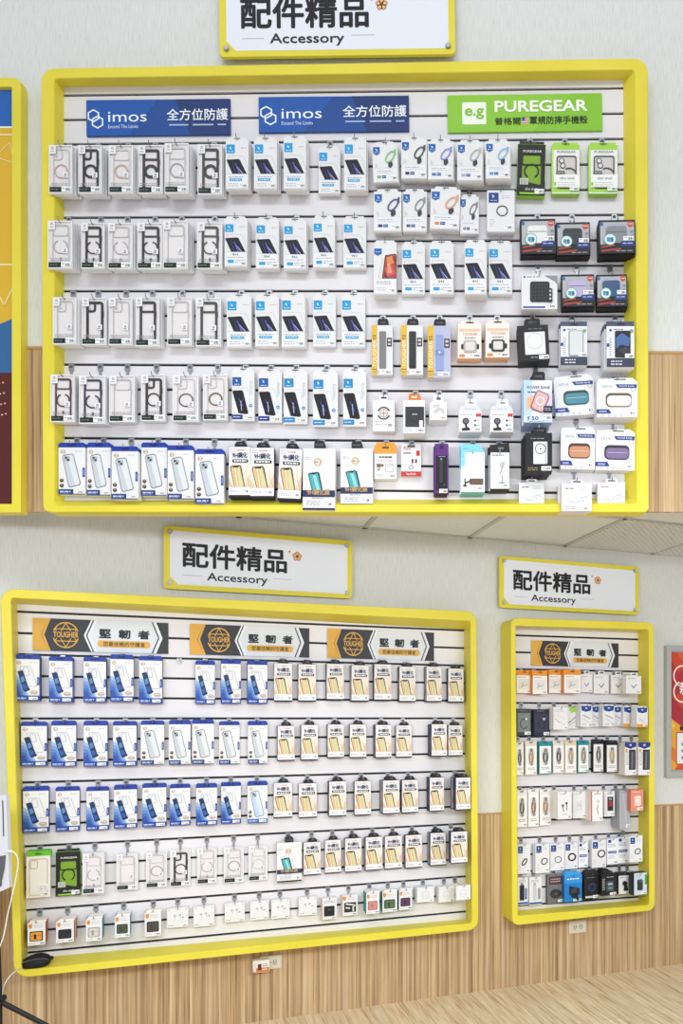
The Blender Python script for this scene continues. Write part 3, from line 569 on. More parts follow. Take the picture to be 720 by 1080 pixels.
def pg(key, look, dark):
    A = Art(.11, .205, .02).box('#1f2123' if dark else '#ecece8', '#8fc63a')
    if not dark: A.rect(0, 0, 1, .1, '#a2d24a', 1); A.rect(0, .88, 1, .97, '#a2d24a', 1); A.rect(.0, .1, .07, .9, '#b4dc6a', .9)
    A.text('PUREGEAR', .2, .12, .86, .165, '#e8ece0' if dark else '#7d8088', 2, .02)
    A.part('phone_case')
    if dark:
        A.rr(.14, .2, .88, .82, .06, '#7ea52f', 1); A.rro(.16, .2, .86, .42, .08, .04, '#1f2123', 3, .002); A.ring(.51, .53, .27, .05, '#20241c', 3, a0=-60, a1=240, t=.001); A.rro(.12, .18, .9, .84, .09, .05, '#26282a', 3, .003)
        A.part('front_print'); A.poly([(0, .8), (.3, .74), (.8, .8), (1, .72), (1, 1), (0, 1)], '#1f2123', 9.5); A.text('slim shell', .3, .86, .72, .91, '#d8dccf', 10.5, .01); A.rect(.1, .68, .4, .8, '#c9ccc0', 10); A.dash(.14, .71, .36, 3, .03, '#6a6c64', 11); A.rect(.1, .95, .8, .985, '#8fc63a', 10); A.bar(.64, .88, .97, .97, 11)
    else:
        A.rr(.16, .22, .92, .62, .05, '#cfc9c6', 1); A.rro(.18, .23, .88, .9, .1, .03, '#3b3b40', 3, .002); A.ell(.36, .33, .1, '#3b3b40', 4, 1.1); A.ell(.4, .43, .1, '#3b3b40', 4, 1.1); A.ell(.36, .33, .07, '#dcd8d6', 5, 1.1); A.ell(.4, .43, .07, '#dcd8d6', 5, 1.1); A.ring(.62, .62, .28, .05, '#3b3b40', 5, a0=20, a1=120)
        A.part('front_print'); A.rect(.07, .62, 1, .88, '#f0f0ec', 9.5); A.rr(.16, .55, .46, .62, .02, '#4c5a58', 10); A.dash(.2, .58, .42, 1, .03, '#cfd5d2', 11); A.text('slim shell', .3, .67, .8, .725, '#8a8c92', 10.5, .01); A.dash(.2, .78, .84, 3, .035, '#b9bcb4', 10, .012); A.rect(.08, .78, .16, .85, '#8fc63a', 10); A.bar(.64, .87, .97, .955, 11)
    A.part('hang_tab', None, True); A.cur.prism([A.xz(u, v) for u, v in ((.06, 0), (.94, 0), (.94, -.05), (.06, -.05))], .0, .018, '#1f2123' if dark else '#a2d24a'); A.rr(.36, -.03, .64, -.01, .02, '#5a5c58', 1)
    kind(key, A, 'phone_case_box', look, 'phone case', 'green phone case boxes')
pg('pgk', 'black and green phone case box', True); pg('pgw', 'white and lime green phone case box', False)
def pgs(key, look):
    A = Art(.115, .2, .02).box('#eeeae4'); A.part('phone_case'); A.rro(.12, .06, .9, .95, .09, .03, '#d3bfa9', 1, .002); A.rro(.16, .09, .48, .3, .09, .025, '#cdb8a2', 3, .001); A.part('front_print'); A.rect(.5, .68, .9, .82, '#f7f6f4', 8); A.dash(.55, .72, .86, 3, .035, '#7d7d7d', 9, .012); A.bar(.6, .88, .92, .95, 9)
    A.part('hang_tab', None, True); A.cur.prism([A.xz(u, v) for u, v in ((.06, 0), (1.02, 0), (1.02, -.12), (.06, -.12))], .0, .03, '#69c22e'); A.rr(.36, -.07, .66, -.04, .02, '#3d6a20', 1)
    kind(key, A, 'phone_case_box', look, 'phone case', 'green phone case boxes')
pgs('pgc', 'lime-topped white box with beige phone case')
def budcase(key, look, col):
    A = Art(.135, .14, .02).box('#232226', '#19181b'); A.rr(.04, .06, .97, .7, .03, '#b3b4b8', 1)
    A.part('earbud_case'); A.rr(.2, .2, .76, .68, .09, col, 2, .005); A.rect(.22, .36, .74, .375, '#55585e', 13)
    A.part('front_print'); A.ell(.08, .12, .05, '#2a68b0', 3); A.ell(.87, .13, .085, '#cf5040', 3); A.dash(.81, .115, .94, 1, .03, '#f2dcd4', 4, .02); A.ell(.3, .58, .17, '#d9ece6', 14); A.ring(.3, .58, .17, .018, '#5aa89a', 15); A.text('可掛', .2, .52, .4, .66, '#2b72a8', 16, .04)
    for i in range(3): A.rect(.86, .3 + i * .13, .95, .38 + i * .13, '#8b8c92', 3)
    A.poly([(0, .74), (1, .66), (1, .98), (0, .98)], '#232226', 13.2)
    A.poly([(.06, .78), (.42, .73), (.42, .76), (.06, .81)], '#c84a34', 14); A.poly([(.06, .88), (.6, .83), (.6, .87), (.06, .93)], '#b8402c', 14); A.dash(.45, .9, .9, 1, .03, '#a9a9ae', 14, .02); A.rect(.6, .64, .96, .78, '#2d3f86', 15); A.dash(.64, .69, .92, 1, .03, '#c9d2ec', 16, .02); A.bar(.66, .5, .95, .62, 15)
    kind(key, A, 'earbud_case_box', look, 'earbud case', 'boxed earbud cases')
for k_, n_, c_ in (('bc1', 'white', '#e6e4e2'), ('bc2', 'black ribbed', '#3c3e42'), ('bc3', 'slate grey', '#84898f'), ('bc4', 'lavender', '#b9aed0'), ('bc5', 'denim blue', '#3d5a80')): budcase(k_, f'black box with {n_} earbud case', c_)
def f(A):
    A.part('earbud_case'); A.rr(.24, .22, .78, .8, .06, '#26262a', 1, .004)
    for i in range(5): A.line([(.3 + i * .09, .28), (.28 + i * .1, .76)], .012, '#4a4a50', 10); A.line([(.28, .32 + i * .1), (.75, .3 + i * .1)], .012, '#4a4a50', 10)
    A.part('front_print'); A.ell(.08, .07, .03, '#2a68b0', 1); A.dash(.14, .06, .5, 1, .03, '#55585e', 1, .02); A.poly([(.62, .03), (1, .03), (1, .3), (.92, .2)], '#8d8e92', 1); A.rr(.74, .42, .86, .82, .03, '#2a2a2e', 11)
    for i in range(3): A.rect(.77, .47 + i * .11, .83, .53 + i * .11, '#b9b9be', 12)
    A.rect(.04, .92, .66, .97, '#34549a', 1); A.bar(.68, .86, .96, .96, 2)
misc('budw', 'earbud_case_box', 'white box with patterned black earbud case', 'earbud case', 'boxed earbud cases', .14, .14, .02, f)
def f(A): A.part('charger'); A.rr(.22, .2, .88, .82, .02, '#e6e5e6', 1, .003); A.ring(.55, .45, .26, .012, '#bfbfc4', 9); A.part('front_print'); A.dash(.35, .09, .8, 1, .03, '#77777c', 1, .02); A.text('LAPO', .4, .86, .66, .91, '#b9b9be', 1) if False else A.dash(.4, .88, .7, 1, .03, '#b9b9be', 1, .02); A.bar(.66, .84, .98, .95, 3); A.tab('#1b1b1e', .25, .75, .18, '#4c4c50', depth=.03)
misc('wsq', 'power_bank_box', 'black box with white square power bank', 'power bank', 'power bank boxes', .12, .142, .03, f, '#1e1d20', '#151416')
def darkcase(key, look, cc):
    A = Art(.105, .155, .025).box('#e4e3e4', '#e3e3e8'); A.part('phone_case'); A.rr(.3, .12, .86, .76, .05, cc, 1, .003)
    if cc == '#26282e': A.poly([(.32, .3), (.55, .18), (.84, .3), (.8, .5), (.5, .46), (.34, .56)], '#4a6aa0', 8.5); A.poly([(.4, .6), (.7, .52), (.84, .6), (.6, .7)], '#3b3f48', 9)
    else: A.rr(.34, .14, .82, .74, .04, '#d5d9d8', 8.5)
    A.part('front_print'); A.ell(.14, .1, .05, '#2b4f9c', 1); A.dash(.1, .3, .18, 9, .05, '#8a90a4', 1, .02); A.dash(.25, .07, .6, 1, .03, '#5a6274', 1, .02); A.ell(.9, .12, .07, '#8fa08c', 2); A.rect(0, .79, 1, 1, '#3b4055', 9.5); A.dash(.15, .85, .55, 2, .07, '#d8dbe4', 10, .028); A.bar(.66, .68, .97, .78, 10); A.rect(.0, .42, .1, .5, '#2b4f9c', 2)
    A.part('hang_tab', None, True); A.cur.prism([A.xz(u, v) for u, v in ((0, 0), (1, 0), (1, -.13), (0, -.13))], .004, .025, '#4a5068'); A.rr(.36, -.08, .66, -.04, .02, '#23273a', -8)
    kind(key, A, 'phone_case_box', look, 'phone case', 'navy-topped phone case boxes')
darkcase('dc1', 'navy-topped box with frosted phone case', '#9aa2a4'); darkcase('dc2', 'navy-topped box with dark blue picture', '#26282e')
def f(A):
    A.rect(.0, .0, .3, .86, '#b9d2f0', 1); A.rect(.62, .3, 1, .9, '#d6cbe6', 1); A.text('POWER BANK', .12, .14, .94, .21, '#4a5276', 2, .02); A.dash(.14, .27, .55, 1, .03, '#3a3d55', 2, .03); A.poly([(.1, .4), (.4, .36), (.4, .66), (.1, .7)], '#f0b48a', 1.5)
    A.part('power_bank'); A.poly([(.42, .3), (.52, .24), (.86, .34), (.9, .42), (.7, .76), (.6, .78), (.28, .7), (.24, .62)], '#8a6a6c', 3, .002); A.poly([(.45, .32), (.53, .27), (.83, .36), (.86, .42), (.68, .73), (.6, .75), (.32, .67), (.29, .61)], '#d9aeb0', 8); A.ring(.58, .5, .15, .03, '#f0eef0', 9)
    A.part('front_print'); A.rect(.7, .62, 1, .78, '#24263a', 9.5); A.dash(.74, .67, .95, 2, .04, '#cfcfe0', 10.5); A.rect(.0, .84, 1, 1, '#cfdaf0', 2); A.text('50', .28, .86, .52, .95, '#2d3a6a', 3, .03); A.poly([(.16, .86), (.22, .86), (.18, .91), (.22, .91), (.13, .97), (.16, .91), (.12, .91)], '#2d5aa8', 3); A.dash(.2, .97, .7, 1, .03, '#6a76a0', 3, .012); A.bar(.66, .84, .97, .95, 11); A.tab('#1b1b1e', .3, .75, .2, '#4c4c50', depth=.03)
misc('pb50', 'power_bank_box', 'pastel blue box with pink power bank', 'power bank', 'power bank boxes', .108, .165, .032, f, '#e4e6f2', '#9fb6da')
def veya(key, look, col, edge):
    A = Art(.148, .143, .036).box('#e4e3e4', '#e2e0e0'); A.rr(.22, .33, .86, .72, .12, edge, 1)
    A.part('power_bank'); A.rr(.25, .42, .84, .70, .1, col, 2, .006); A.rr(.52, .35, .66, .44, .03, edge, 3, .004); A.rect(.3, .54, .78, .55, '#d8d8da', 15)
    A.part('front_print'); A.text('VEYA', .12, .12, .38, .19, '#9aa0ae', 2); A.poly([(.46, .09), (.98, .09), (.98, .19), (.52, .19)], '#2c4386', 2); A.text('POWER BANK', .55, .12, .92, .16, '#dfe5f4', 3, .02); A.ring(.9, .24, .06, .01, '#9aa0ae', 3); A.poly([(0, .78), (.3, .78), (.36, .9), (0, .9)], '#28418a', 2); A.text('5000', .06, .82, .24, .87, '#dfe5f4', 3, .02)
    for i in range(4): A.ring(.15 + i * .15, .95, .03, .008, '#9aa0ae', 3)
    A.bar(.72, .84, .97, .93, 4); A.part('hang_flap', None, True); A.cur.prism([A.xz(u, v) for u, v in ((.02, 0), (.98, 0), (.86, -.1), (.03, -.06))], .0, .02, '#e6e5e7'); A.rr(.42, -.06, .72, -.03, .02, '#6a6a6e', 1)
    kind(key, A, 'power_bank_box', look, 'power bank', 'boxed mini power banks')
veya('v1', 'white box with teal blue mini power bank', '#4d8c9a', '#4a4a46'); veya('v2', 'white box with white mini power bank', '#e3e1dc', '#6b5a50'); veya('v3', 'white box with orange brown mini power bank', '#c98f6c', '#5a3d34'); veya('v4', 'white box with purple mini power bank', '#7d6a94', '#3c3440')
def f(A): A.part('charger'); A.rr(.3, .24, .82, .8, .03, '#e2e2e3', 1, .006); A.ring(.56, .42, .2, .025, '#2d2d32', 15); A.ell(.56, .42, .03, '#2d2d32', 15); A.rect(.72, .26, .8, .8, '#bfbfc2', 14.5); A.part('front_print'); A.dash(.2, .13, .7, 1, .03, '#8a8a90', 1, .025); A.dash(.1, .88, .45, 2, .05, '#a8875a', 1, .02); A.bar(.6, .85, .97, .96, 2); A.tab('#1b1b1e', .3, .8, .14, '#4c4c50', depth=.03)
misc('kchg', 'power_bank_box', 'black box with white ring-marked power bank', 'power bank', 'power bank boxes', .108, .158, .032, f, '#1c1b1e', '#141316')
def f(A): A.dash(.12, .16, .4, 1, .03, '#8a6a60', 1, .04); A.dash(.6, .14, .9, 2, .08, '#a9aab0', 1, .02); A.rr(.22, .32, .94, .76, .03, '#dfe2e3', 1); A.ell(.44, .6, .19, '#aeb4b8', 2, .55); A.ell(.44, .58, .17, '#e9ecec', 3, .55); A.line([(.6, .55), (.8, .46), (.86, .6)], .03, '#b4b8bb', 3); A.ell(.72, .62, .02, '#55585c', 4); A.dash(.12, .84, .5, 2, .06, '#8f8a88', 1, .025); A.bar(.58, .84, .94, .95, 2); A.tab('#d9d9dc', .3, .72, .14)
misc('wchg', 'wireless_charger_box', 'white box with round wireless charger picture', 'charger', 'wireless charger boxes', .1, .1, .034, f, '#e4e3e4', '#dcd8d4')

# lower display: small accessory boxes
def shield(key, look, side, col, bg='#ece6df', dark='#2a2a2c'):
    A = Art(.083, .11, .035).box('#e4e3e4', side); A.poly([(.06, .06), (.26, .06), (.26, .2), (.16, .27), (.06, .2)], '#d98a3c', 1); A.dash(.34, .12, .85, 2, .08, '#b9b0a6', 1, .025)
    A.part('earbud_case'); A.rr(.12, .38, .86, .82, .08, dark, 1); A.rr(.18, .42, .8, .78, .08, col, 2, .004); A.rect(.2, .55, .78, .565, dark, 11); A.rr(.36, .5, .5, .72, .03, dark, 11)
    A.part('front_print'); A.bar(.5, .84, .95, .96, 3); A.dash(.08, .9, .4, 1, .03, '#9a948c', 1, .02); A.part('hang_flap', None, True); A.cur.prism([A.xz(u, v) for u, v in ((.05, 0), (1, 0), (1.04, -.08), (.2, -.1))], .0, .03, '#eee9e4')
    kind(key, A, 'earbud_case_box', look, 'earbud case', 'small earbud case boxes')
for k_, n_, s_, c_, b_ in (('s1', 'orange', '#b9683a', '#e0982f', 0), ('s2', 'black', '#b9683a', '#26262a', 0), ('s3', 'pale beige', '#3f8fae', '#cfc8be', '#9a9690'), ('s4', 'dark olive green', '#3f9ac0', '#4a5240', '#3a3f3a'), ('s5', 'charcoal', '#c9c4c0', '#4c4644', '#3a3632'), ('s6', 'pink', '#2f8a8a', '#c98a84', '#b07a74'), ('s7', 'dark green', '#2f8a9a', '#56704a', '#3a4636'), ('s8', 'dark plum', '#3a8a8a', '#5c3a58', '#40283e')):
    shield(k_, f'small box with {n_} earbud case', s_, c_, dark=b_ or '#2a2a2c')
def f(A): A.part('earbud_case'); A.rr(.16, .38, .84, .84, .05, '#202024', 1, .004); A.rect(.42, .5, .62, .56, '#55555a', 10); A.part('front_print'); A.dash(.14, .14, .86, 2, .07, '#8a8a8e', 1, .025); A.rect(.0, .0, .04, 1, '#b84a3a', 1); A.bar(.5, .86, .95, .97, 2)
misc('s9', 'earbud_case_box', 'small white box with square black earbud case', 'earbud case', 'small earbud case boxes', .075, .11, .03, f)
def f(A): A.rect(.0, .0, .05, 1, '#c98a4a', 1); A.poly([(.06, .06), (.26, .06), (.26, .2), (.16, .27), (.06, .2)], '#d98a3c', 1); A.dash(.34, .12, .85, 2, .08, '#b9b0a6', 1, .025); A.part('earbud_case'); A.rr(.14, .36, .9, .84, .03, '#2b2c2f', 1); A.line([(.24, .42), (.82, .5), (.7, .6), (.72, .8)], .1, '#d9d6d0', 2, .003); A.line([(.24, .6), (.5, .64)], .1, '#d9d6d0', 2, .003); A.part('front_print'); A.bar(.5, .86, .95, .97, 2)
misc('s10', 'earbud_case_box', 'small box with black and white earbud case', 'earbud case', 'small earbud case boxes', .075, .11, .03, f)
def f(A): A.ell(.1, .1, .03, '#a9a9ae', 1); A.ell(.9, .1, .03, '#a9a9ae', 1); A.ell(.36, .4, .075, '#b9b8ba', 1, .8); A.ell(.6, .38, .075, '#b9b8ba', 1, .8); A.line([(.36, .42), (.4, .56)], .05, '#c9c8ca', 2); A.line([(.6, .4), (.64, .54)], .05, '#c9c8ca', 2); A.ell(.74, .5, .04, '#8a8a8e', 1); A.rro(.3, .62, .7, .86, .05, .012, '#c9c9cc', 1); A.dash(.06, .88, .3, 1, .03, '#55585e', 1, .03); A.bar(.58, .86, .95, .96, 2)
misc('wc', 'earphone_card', 'small white earphone card', 'earphones', 'white earphone cards', .095, .1, .02, f, '#e4e3e4', '#dedddc')
def f(A): A.rro(.3, .3, .72, .78, .14, .025, '#c2c0c0', 1); A.line([(.3, .6), (.72, .6)], .02, '#c2c0c0', 1); A.ell(.12, .18, .02, '#9a9aa0', 1); A.bar(.64, .82, .95, .95, 2)
misc('wc2', 'earphone_card', 'small white card with rounded case outline', 'earphones', 'white earphone cards', .095, .085, .02, f, '#e4e3e4', '#dedddc')

# narrow display
def f(A): A.rect(.0, .0, 1, .04, '#e59538', 1); A.rr(.12, .24, .88, .78, .05, '#e0dcd8', 1); A.ell(.52, .5, .2, '#c4c2c0', 2, .7); A.ell(.55, .47, .13, '#dedcda', 3, .7); A.line([(.3, .7), (.45, .55)], .06, '#aaa8a6', 3); A.bar(.55, .82, .95, .95, 2); A.dash(.1, .12, .6, 1, .03, '#8a8078', 1, .03); A.part('hang_tab', None, True); A.cur.prism([A.xz(u, v) for u, v in ((-.03, 0), (1, 0), (1, -.26), (-.03, -.22))], .0, .03, '#e58f2e'); A.rr(.36, -.16, .66, -.1, .02, '#8a5a20', 1)
misc('q1', 'charging_plug_box', 'orange-topped white charger box', 'charger', 'orange-topped charger boxes', .088, .1, .035, f, '#eeebe8', '#d98a3c')
def f(A): A.line([(.34, .5), (.5, .68), (.68, .46)], .045, '#55585c', 2); A.rect(.1, .25, .9, .27, '#dddcdc', 1); A.dash(.14, .12, .6, 1, .03, '#8a8a8e', 1, .03); A.bar(.5, .84, .95, .95, 2); A.tab('#e4e4e6', .3, .72, .2)
misc('q2', 'charging_plug_box', 'white box with dark tick-shaped cable', 'charger', 'white cable boxes', .088, .1, .035, f, '#e4e3e4', '#dcdad9')
def f(A): A.rr(.08, .16, .92, .86, .03, '#77817f', 1); A.ring(.5, .56, .26, .05, '#2f3638', 2, 1.3, a0=60, a1=330); A.ell(.66, .38, .07, '#d8dcdc', 3); A.bar(.55, .85, .95, .96, 2); A.dash(.2, .06, .6, 1, .03, '#8a9092', 1, .02)
misc('dk1', 'earphone_box', 'dark grey-green box with hooked earphone', 'earphones', 'dark earphone boxes', .09, .155, .03, f, '#3c4244', '#2c3032')
def f(A): A.rr(.08, .16, .92, .86, .03, '#34344a', 1); A.ring(.5, .55, .24, .045, '#1c1c26', 2, 1.3, a0=60, a1=330); A.ell(.62, .36, .08, '#b9b9cc', 3); A.bar(.6, .85, .95, .96, 2); A.dash(.2, .06, .6, 1, .03, '#8a8a9c', 1, .02)
misc('dk2', 'earphone_box', 'dark navy box with hooked earphone', 'earphones', 'dark earphone boxes', .09, .155, .03, f, '#26263a', '#1c1c28')
def f(A): A.line([(.2, .3), (.85, .55)], .05, '#d8d7d8', 2); A.line([(.2, .6), (.8, .8)], .04, '#c4c4c8', 2); A.dash(.1, .1, .7, 2, .07, '#a9aab0', 1, .02); A.line([(.1, .5), (.5, .7)], .03, '#d59a5a', 2); A.bar(.6, .85, .95, .95, 3)
misc('cw', 'cable_box', 'white box with diagonal white cable', 'cable', 'cable boxes', .078, .125, .025, f)
def f(A): A.poly([(.1, 0), (1, 0), (1, .2), (.4, .28)], '#a5d24e', 1); A.line([(.15, .75), (.9, .4)], .06, '#4a4f58', 2); A.line([(.2, .85), (.9, .6)], .04, '#8a9098', 2); A.bar(.55, .85, .95, .95, 3)
misc('cg', 'cable_box', 'white box with lime corner and cable', 'cable', 'cable boxes', .065, .125, .025, f)
def bt(key, look, foot):
    A = Art(.066, .128, .025).box('#e4e3e4', '#dcdde2'); A.poly([(.04, .02), (.96, .02), (.9, .24), (.5, .3), (.1, .24)], '#23478f', 1); A.ell(.5, .13, .1, '#c9d6ee', 2, .7); A.ring(.55, .55, .28, .05, '#c3c3c8', 2, .8, a0=150, a1=380) if foot else A.line([(.2, .45), (.85, .62)], .06, '#6d7077', 2); A.line([(.2, .62), (.8, .8)], .05, '#c3c3c8', 2)
    if foot: A.rect(0, .84, 1, 1, '#e09a4a', 1)
    else: A.dash(.12, .86, .5, 2, .05, '#8a94b0', 1, .02)
    A.bar(.55, .84, .96, .95, 3); A.part('hang_flap', None, True); A.cur.prism([A.xz(u, v) for u, v in ((.1, 0), (.9, 0), (.8, -.06), (.2, -.06))], 0, .002, '#e4e3e4')
    kind(key, A, 'cable_box', look, 'cable', 'cable boxes')
bt('bt1', 'blue-badged white box with grey cable', False); bt('bt2', 'blue-badged white box with orange foot', True)
def pill(key, look, boxc, side, cab, text='#9a9a9e'):
    A = Art(.07, .17, .022).box(boxc, side); A.rect(.06, .06, .94, .97, '#efedea' if boxc != '#1d1d20' else '#e9e7e4', 1); A.rr(.22, .12, .78, .7, .26, '#d6d2cd', 2)
    A.part('cable'); r = random.Random(key)
    A.ring(.5, .42, .2, .07, cab, 3, 2.6, t=.002); A.ring(.47, .44, .12, .05, cab, 8, 3.2, t=.001); A.rr(.4, .14, .6, .24, .05, '#7a7a7e', 8, .002); A.rr(.42, .58, .62, .68, .05, '#8f8f92', 8, .002)
    A.part('front_print'); A.dash(.2, .76, .8, 2, .05, text, 3, .022); A.bar(.5, .88, .94, .96, 3); A.part('hang_tab', None, True); A.cur.prism([A.xz(u, v) for u, v in ((.0, 0), (1, 0), (1, -.1), (.0, -.1))], .003, .02, boxc); A.rr(.34, -.07, .66, -.04, .02, '#44444a', -5)
    kind(key, A, 'cable_box', look, 'cable', 'cable boxes with oval windows')
for k_, n_, b_, s_, c_ in (('pl1', 'white box, oval window, dark braided cable', '#e6e3df', '#cfc9c2', '#3a3836'), ('pl2', 'beige box, oval window, tan cable', '#dcd3c8', '#c2b6a6', '#a98a6a'), ('pl3', 'teal box, oval window, black cable', '#1f8d94', '#16777e', '#3b3d44'), ('pl4', 'cream box, oval window, black cable', '#ddd6cc', '#c8beb2', '#34323a'), ('pl5', 'cream box, oval window, gold cable', '#e2cdb0', '#cdb597', '#b99a6c'), ('pl6', 'teal box, oval window, grey cable', '#1f8d94', '#16777e', '#8a837a'), ('pl7', 'black box, oval window, brown cable', '#1d1d20', '#141416', '#5c5048'), ('pl8', 'black-backed box, oval window, gold cable', '#1d1d20', '#141416', '#b8a468'), ('pl9', 'white box, oval window, red brown cable', '#e8e4e0', '#d2cbc4', '#8a6048'), ('pl10', 'white box, oval window, light brown cable', '#e8e4e0', '#d2cbc4', '#a9805e')): pill(k_, n_, b_, s_, c_)
def f(A): A.poly([(.0, .0), (1, .0), (1, .13), (.5, .2), (.0, .13)], '#2a3a80', 1); A.ell(.5, .08, .1, '#c9d0e6', 2, .8); A.rr(.36, .22, .96, .84, .04, '#34363c', 1); A.part('cable'); A.line([(.62, .28), (.6, .8)], .12, '#77797f', 3, .003); A.line([(.76, .28), (.78, .8)], .1, '#55575c', 3, .003); A.part('front_print'); A.dash(.08, .3, .3, 7, .06, '#6d7078', 1, .02); A.rect(.06, .2, .24, .28, '#d98a3c', 1); A.bar(.5, .88, .95, .96, 3)
misc('ac', 'cable_box', 'blue-topped box with dark window', 'cable', 'blue-topped cable boxes', .066, .178, .025, f, '#e4e3e4', '#d9cfc9')
def f(A): A.dash(.12, .08, .55, 1, .03, '#8a8a8e', 1, .02); A.ell(.36, .5, .08, '#2d2d32', 2); A.ell(.62, .42, .08, '#2d2d32', 2); A.line([(.36, .5), (.4, .72)], .05, '#2d2d32', 2); A.line([(.62, .42), (.64, .68)], .05, '#2d2d32', 2); A.dash(.3, .8, .7, 1, .03, '#a9a9ae', 1, .02); A.bar(.6, .86, .95, .95, 3)
misc('ep1', 'earphone_box', 'white box with black earphones', 'earphones', 'earphone boxes', .078, .145, .03, f)
def f(A): A.dash(.12, .08, .55, 1, .03, '#a9a9ae', 1, .02); A.rr(.24, .34, .7, .74, .05, '#dddcdc', 1); A.ring(.45, .5, .1, .02, '#a9a8aa', 2); A.line([(.56, .46), (.6, .68)], .03, '#b4b3b5', 2); A.bar(.6, .86, .95, .95, 3)
misc('ep2', 'earphone_box', 'white box with pale earphones', 'earphones', 'earphone boxes', .073, .145, .03, f)
def f(A): A.rect(.0, .0, .1, 1, '#c8504a', 1); A.text('HANG', .3, .05, .8, .1, '#c8504a', 2, .02) if False else A.dash(.3, .07, .85, 1, .03, '#c8504a', 2, .03); A.ring(.6, .34, .12, .03, '#6d6d70', 2); A.line([(.6, .44), (.52, .62), (.62, .78)], .05, '#55555a', 2); A.bar(.55, .86, .95, .95, 3)
misc('hr', 'cable_box', 'white box with red stripe and cable', 'cable', 'cable boxes', .063, .162, .03, f, '#efecea', '#e0d6d0')
def f(A): A.rr(.3, .22, .86, .78, .02, '#2b2b2f', 1); A.rr(.42, .4, .74, .6, .02, '#a8382e', 2); A.rr(.42, .26, .7, .36, .02, '#8c8c90', 2); A.dash(.3, .08, .8, 1, .03, '#55555a', 1, .03); A.bar(.4, .84, .95, .95, 3)
misc('blk', 'adapter_box', 'white box with black and red adapter', 'adapter', 'adapter boxes', .056, .13, .03, f)
def f(A): A.line([(.36, .12), (.66, .84)], .035, '#d5d6da', 2, .002); A.ell(.35, .1, .07, '#c2c3c8', 3); A.bar(.6, .89, .96, .97, 2); A.dash(.15, .05, .6, 1, .03, '#85868c', 1, .012)
misc('pen', 'stylus_box', 'tall grey box with slim stylus', 'stylus', 'stylus boxes', .06, .21, .03, f, '#a9aab0', '#9b9ca4')
def f(A): A.rr(.3, .3, .8, .76, .1, '#f0d5c8', 1); A.ell(.52, .52, .15, '#f4efec', 2); A.ring(.52, .52, .15, .02, '#c98a78', 3); A.dash(.15, .1, .7, 1, .03, '#f6dcd4', 1, .03); A.bar(.5, .84, .95, .96, 3)
misc('pink', 'charger_box', 'coral pink box with round charger', 'charger', 'charger boxes', .082, .12, .03, f, '#e08a76', '#c9705c')
def sdc(key, look):
    A = Art(.06, .142, .018).box('#eeeff2', '#d8d9e0'); A.dash(.1, .2, .8, 3, .05, '#7a86a8', 1, .02); A.rect(.1, .48, .9, .58, '#2d4a94', 1); A.dash(.16, .52, .84, 1, .03, '#cdd6ea', 2, .025); A.dash(.14, .66, .7, 3, .05, '#9aa4bc', 1, .018); A.rr(.1, .04, .4, .16, .02, '#2d4a94', 1); A.bar(.5, .86, .95, .96, 2)
    kind(key, A, 'adapter_box', look, 'adapter', 'white and blue adapter boxes')
sdc('ub', 'slim white box with blue middle band')
def f(A): A.dash(.15, .1, .8, 2, .05, '#8a94b0', 1, .02); A.part('adapter'); A.rr(.22, .28, .62, .82, .06, '#25272c', 1, .004); A.rect(.3, .2, .54, .3, '#77797f', 1, .003); A.part('front_print'); A.rect(0, .9, 1, .97, '#2f57a8', 1); A.rect(.7, .4, .9, .8, '#2f57a8', 1); A.dash(.72, .45, .88, 6, .05, '#cdd6ea', 2)
misc('st_', 'adapter_box', 'white box with black plug-in stick', 'adapter', 'adapter boxes', .062, .165, .025, f)
def f(A): A.dash(.15, .1, .8, 2, .05, '#8a94b0', 1, .02); A.part('adapter'); A.rr(.3, .3, .56, .82, .06, '#c9cacd', 1, .004); A.rect(.34, .2, .52, .3, '#a9aaae', 1, .003); A.part('front_print'); A.rect(0, .9, 1, .97, '#2f57a8', 1); A.rect(.7, .4, .9, .8, '#8a8f9c', 1)
misc('stw', 'adapter_box', 'white box with white plug-in stick', 'adapter', 'adapter boxes', .062, .165, .025, f)
def f(A): A.rect(.1, .06, .9, .34, '#5a3438', 1); A.dash(.2, .14, .8, 2, .08, '#c9b9b6', 2, .03); A.part('coiled_cable'); A.ring(.5, .66, .34, .1, '#1c1c1f', 1, .8, t=.008); A.ring(.5, .66, .2, .08, '#2a2a2e', 16, .8, t=.004); A.part('front_print'); A.bar(.6, .86, .95, .95, 20); A.part('window'); A.rect(.04, .4, .96, .96, 'clear', 26); A.part('hang_flap', None, True); A.cur.prism([A.xz(u, v) for u, v in ((.1, 0), (.9, 0), (.8, -.06), (.2, -.06))], 0, .002, '#7a7c80')
misc('coil', 'cable_pack', 'clear blister pack with coiled black cable', 'cable', 'car accessory packs', .085, .155, .02, f, '#6f7176', '#595b60')
def f(A): A.rect(.0, .0, 1, .3, '#2f8fd6', 1); A.dash(.15, .12, .85, 1, .03, '#d8ecfa', 2, .04); A.part('phone_holder'); A.poly([(.3, .4), (.8, .5), (.84, .7), (.5, .86), (.28, .7)], '#26282e', 1, .01); A.ell(.5, .56, .16, '#3b3e46', 22); A.line([(.56, .7), (.72, .92)], .12, '#1c1d22', 22, .004); A.part('front_print'); A.bar(.5, .9, .95, .98, 2); A.part('box_lid', None, True); A.cur.prism([A.xz(u, v) for u, v in ((.0, 0), (1, 0), (.8, -.12), (.1, -.16))], .0, .03, '#3a9ade')
misc('bluh', 'phone_holder_box', 'bright blue box with black phone holder', 'holder box', 'car accessory packs', .1, .16, .05, f, '#1f7ac4', '#1a68a8')
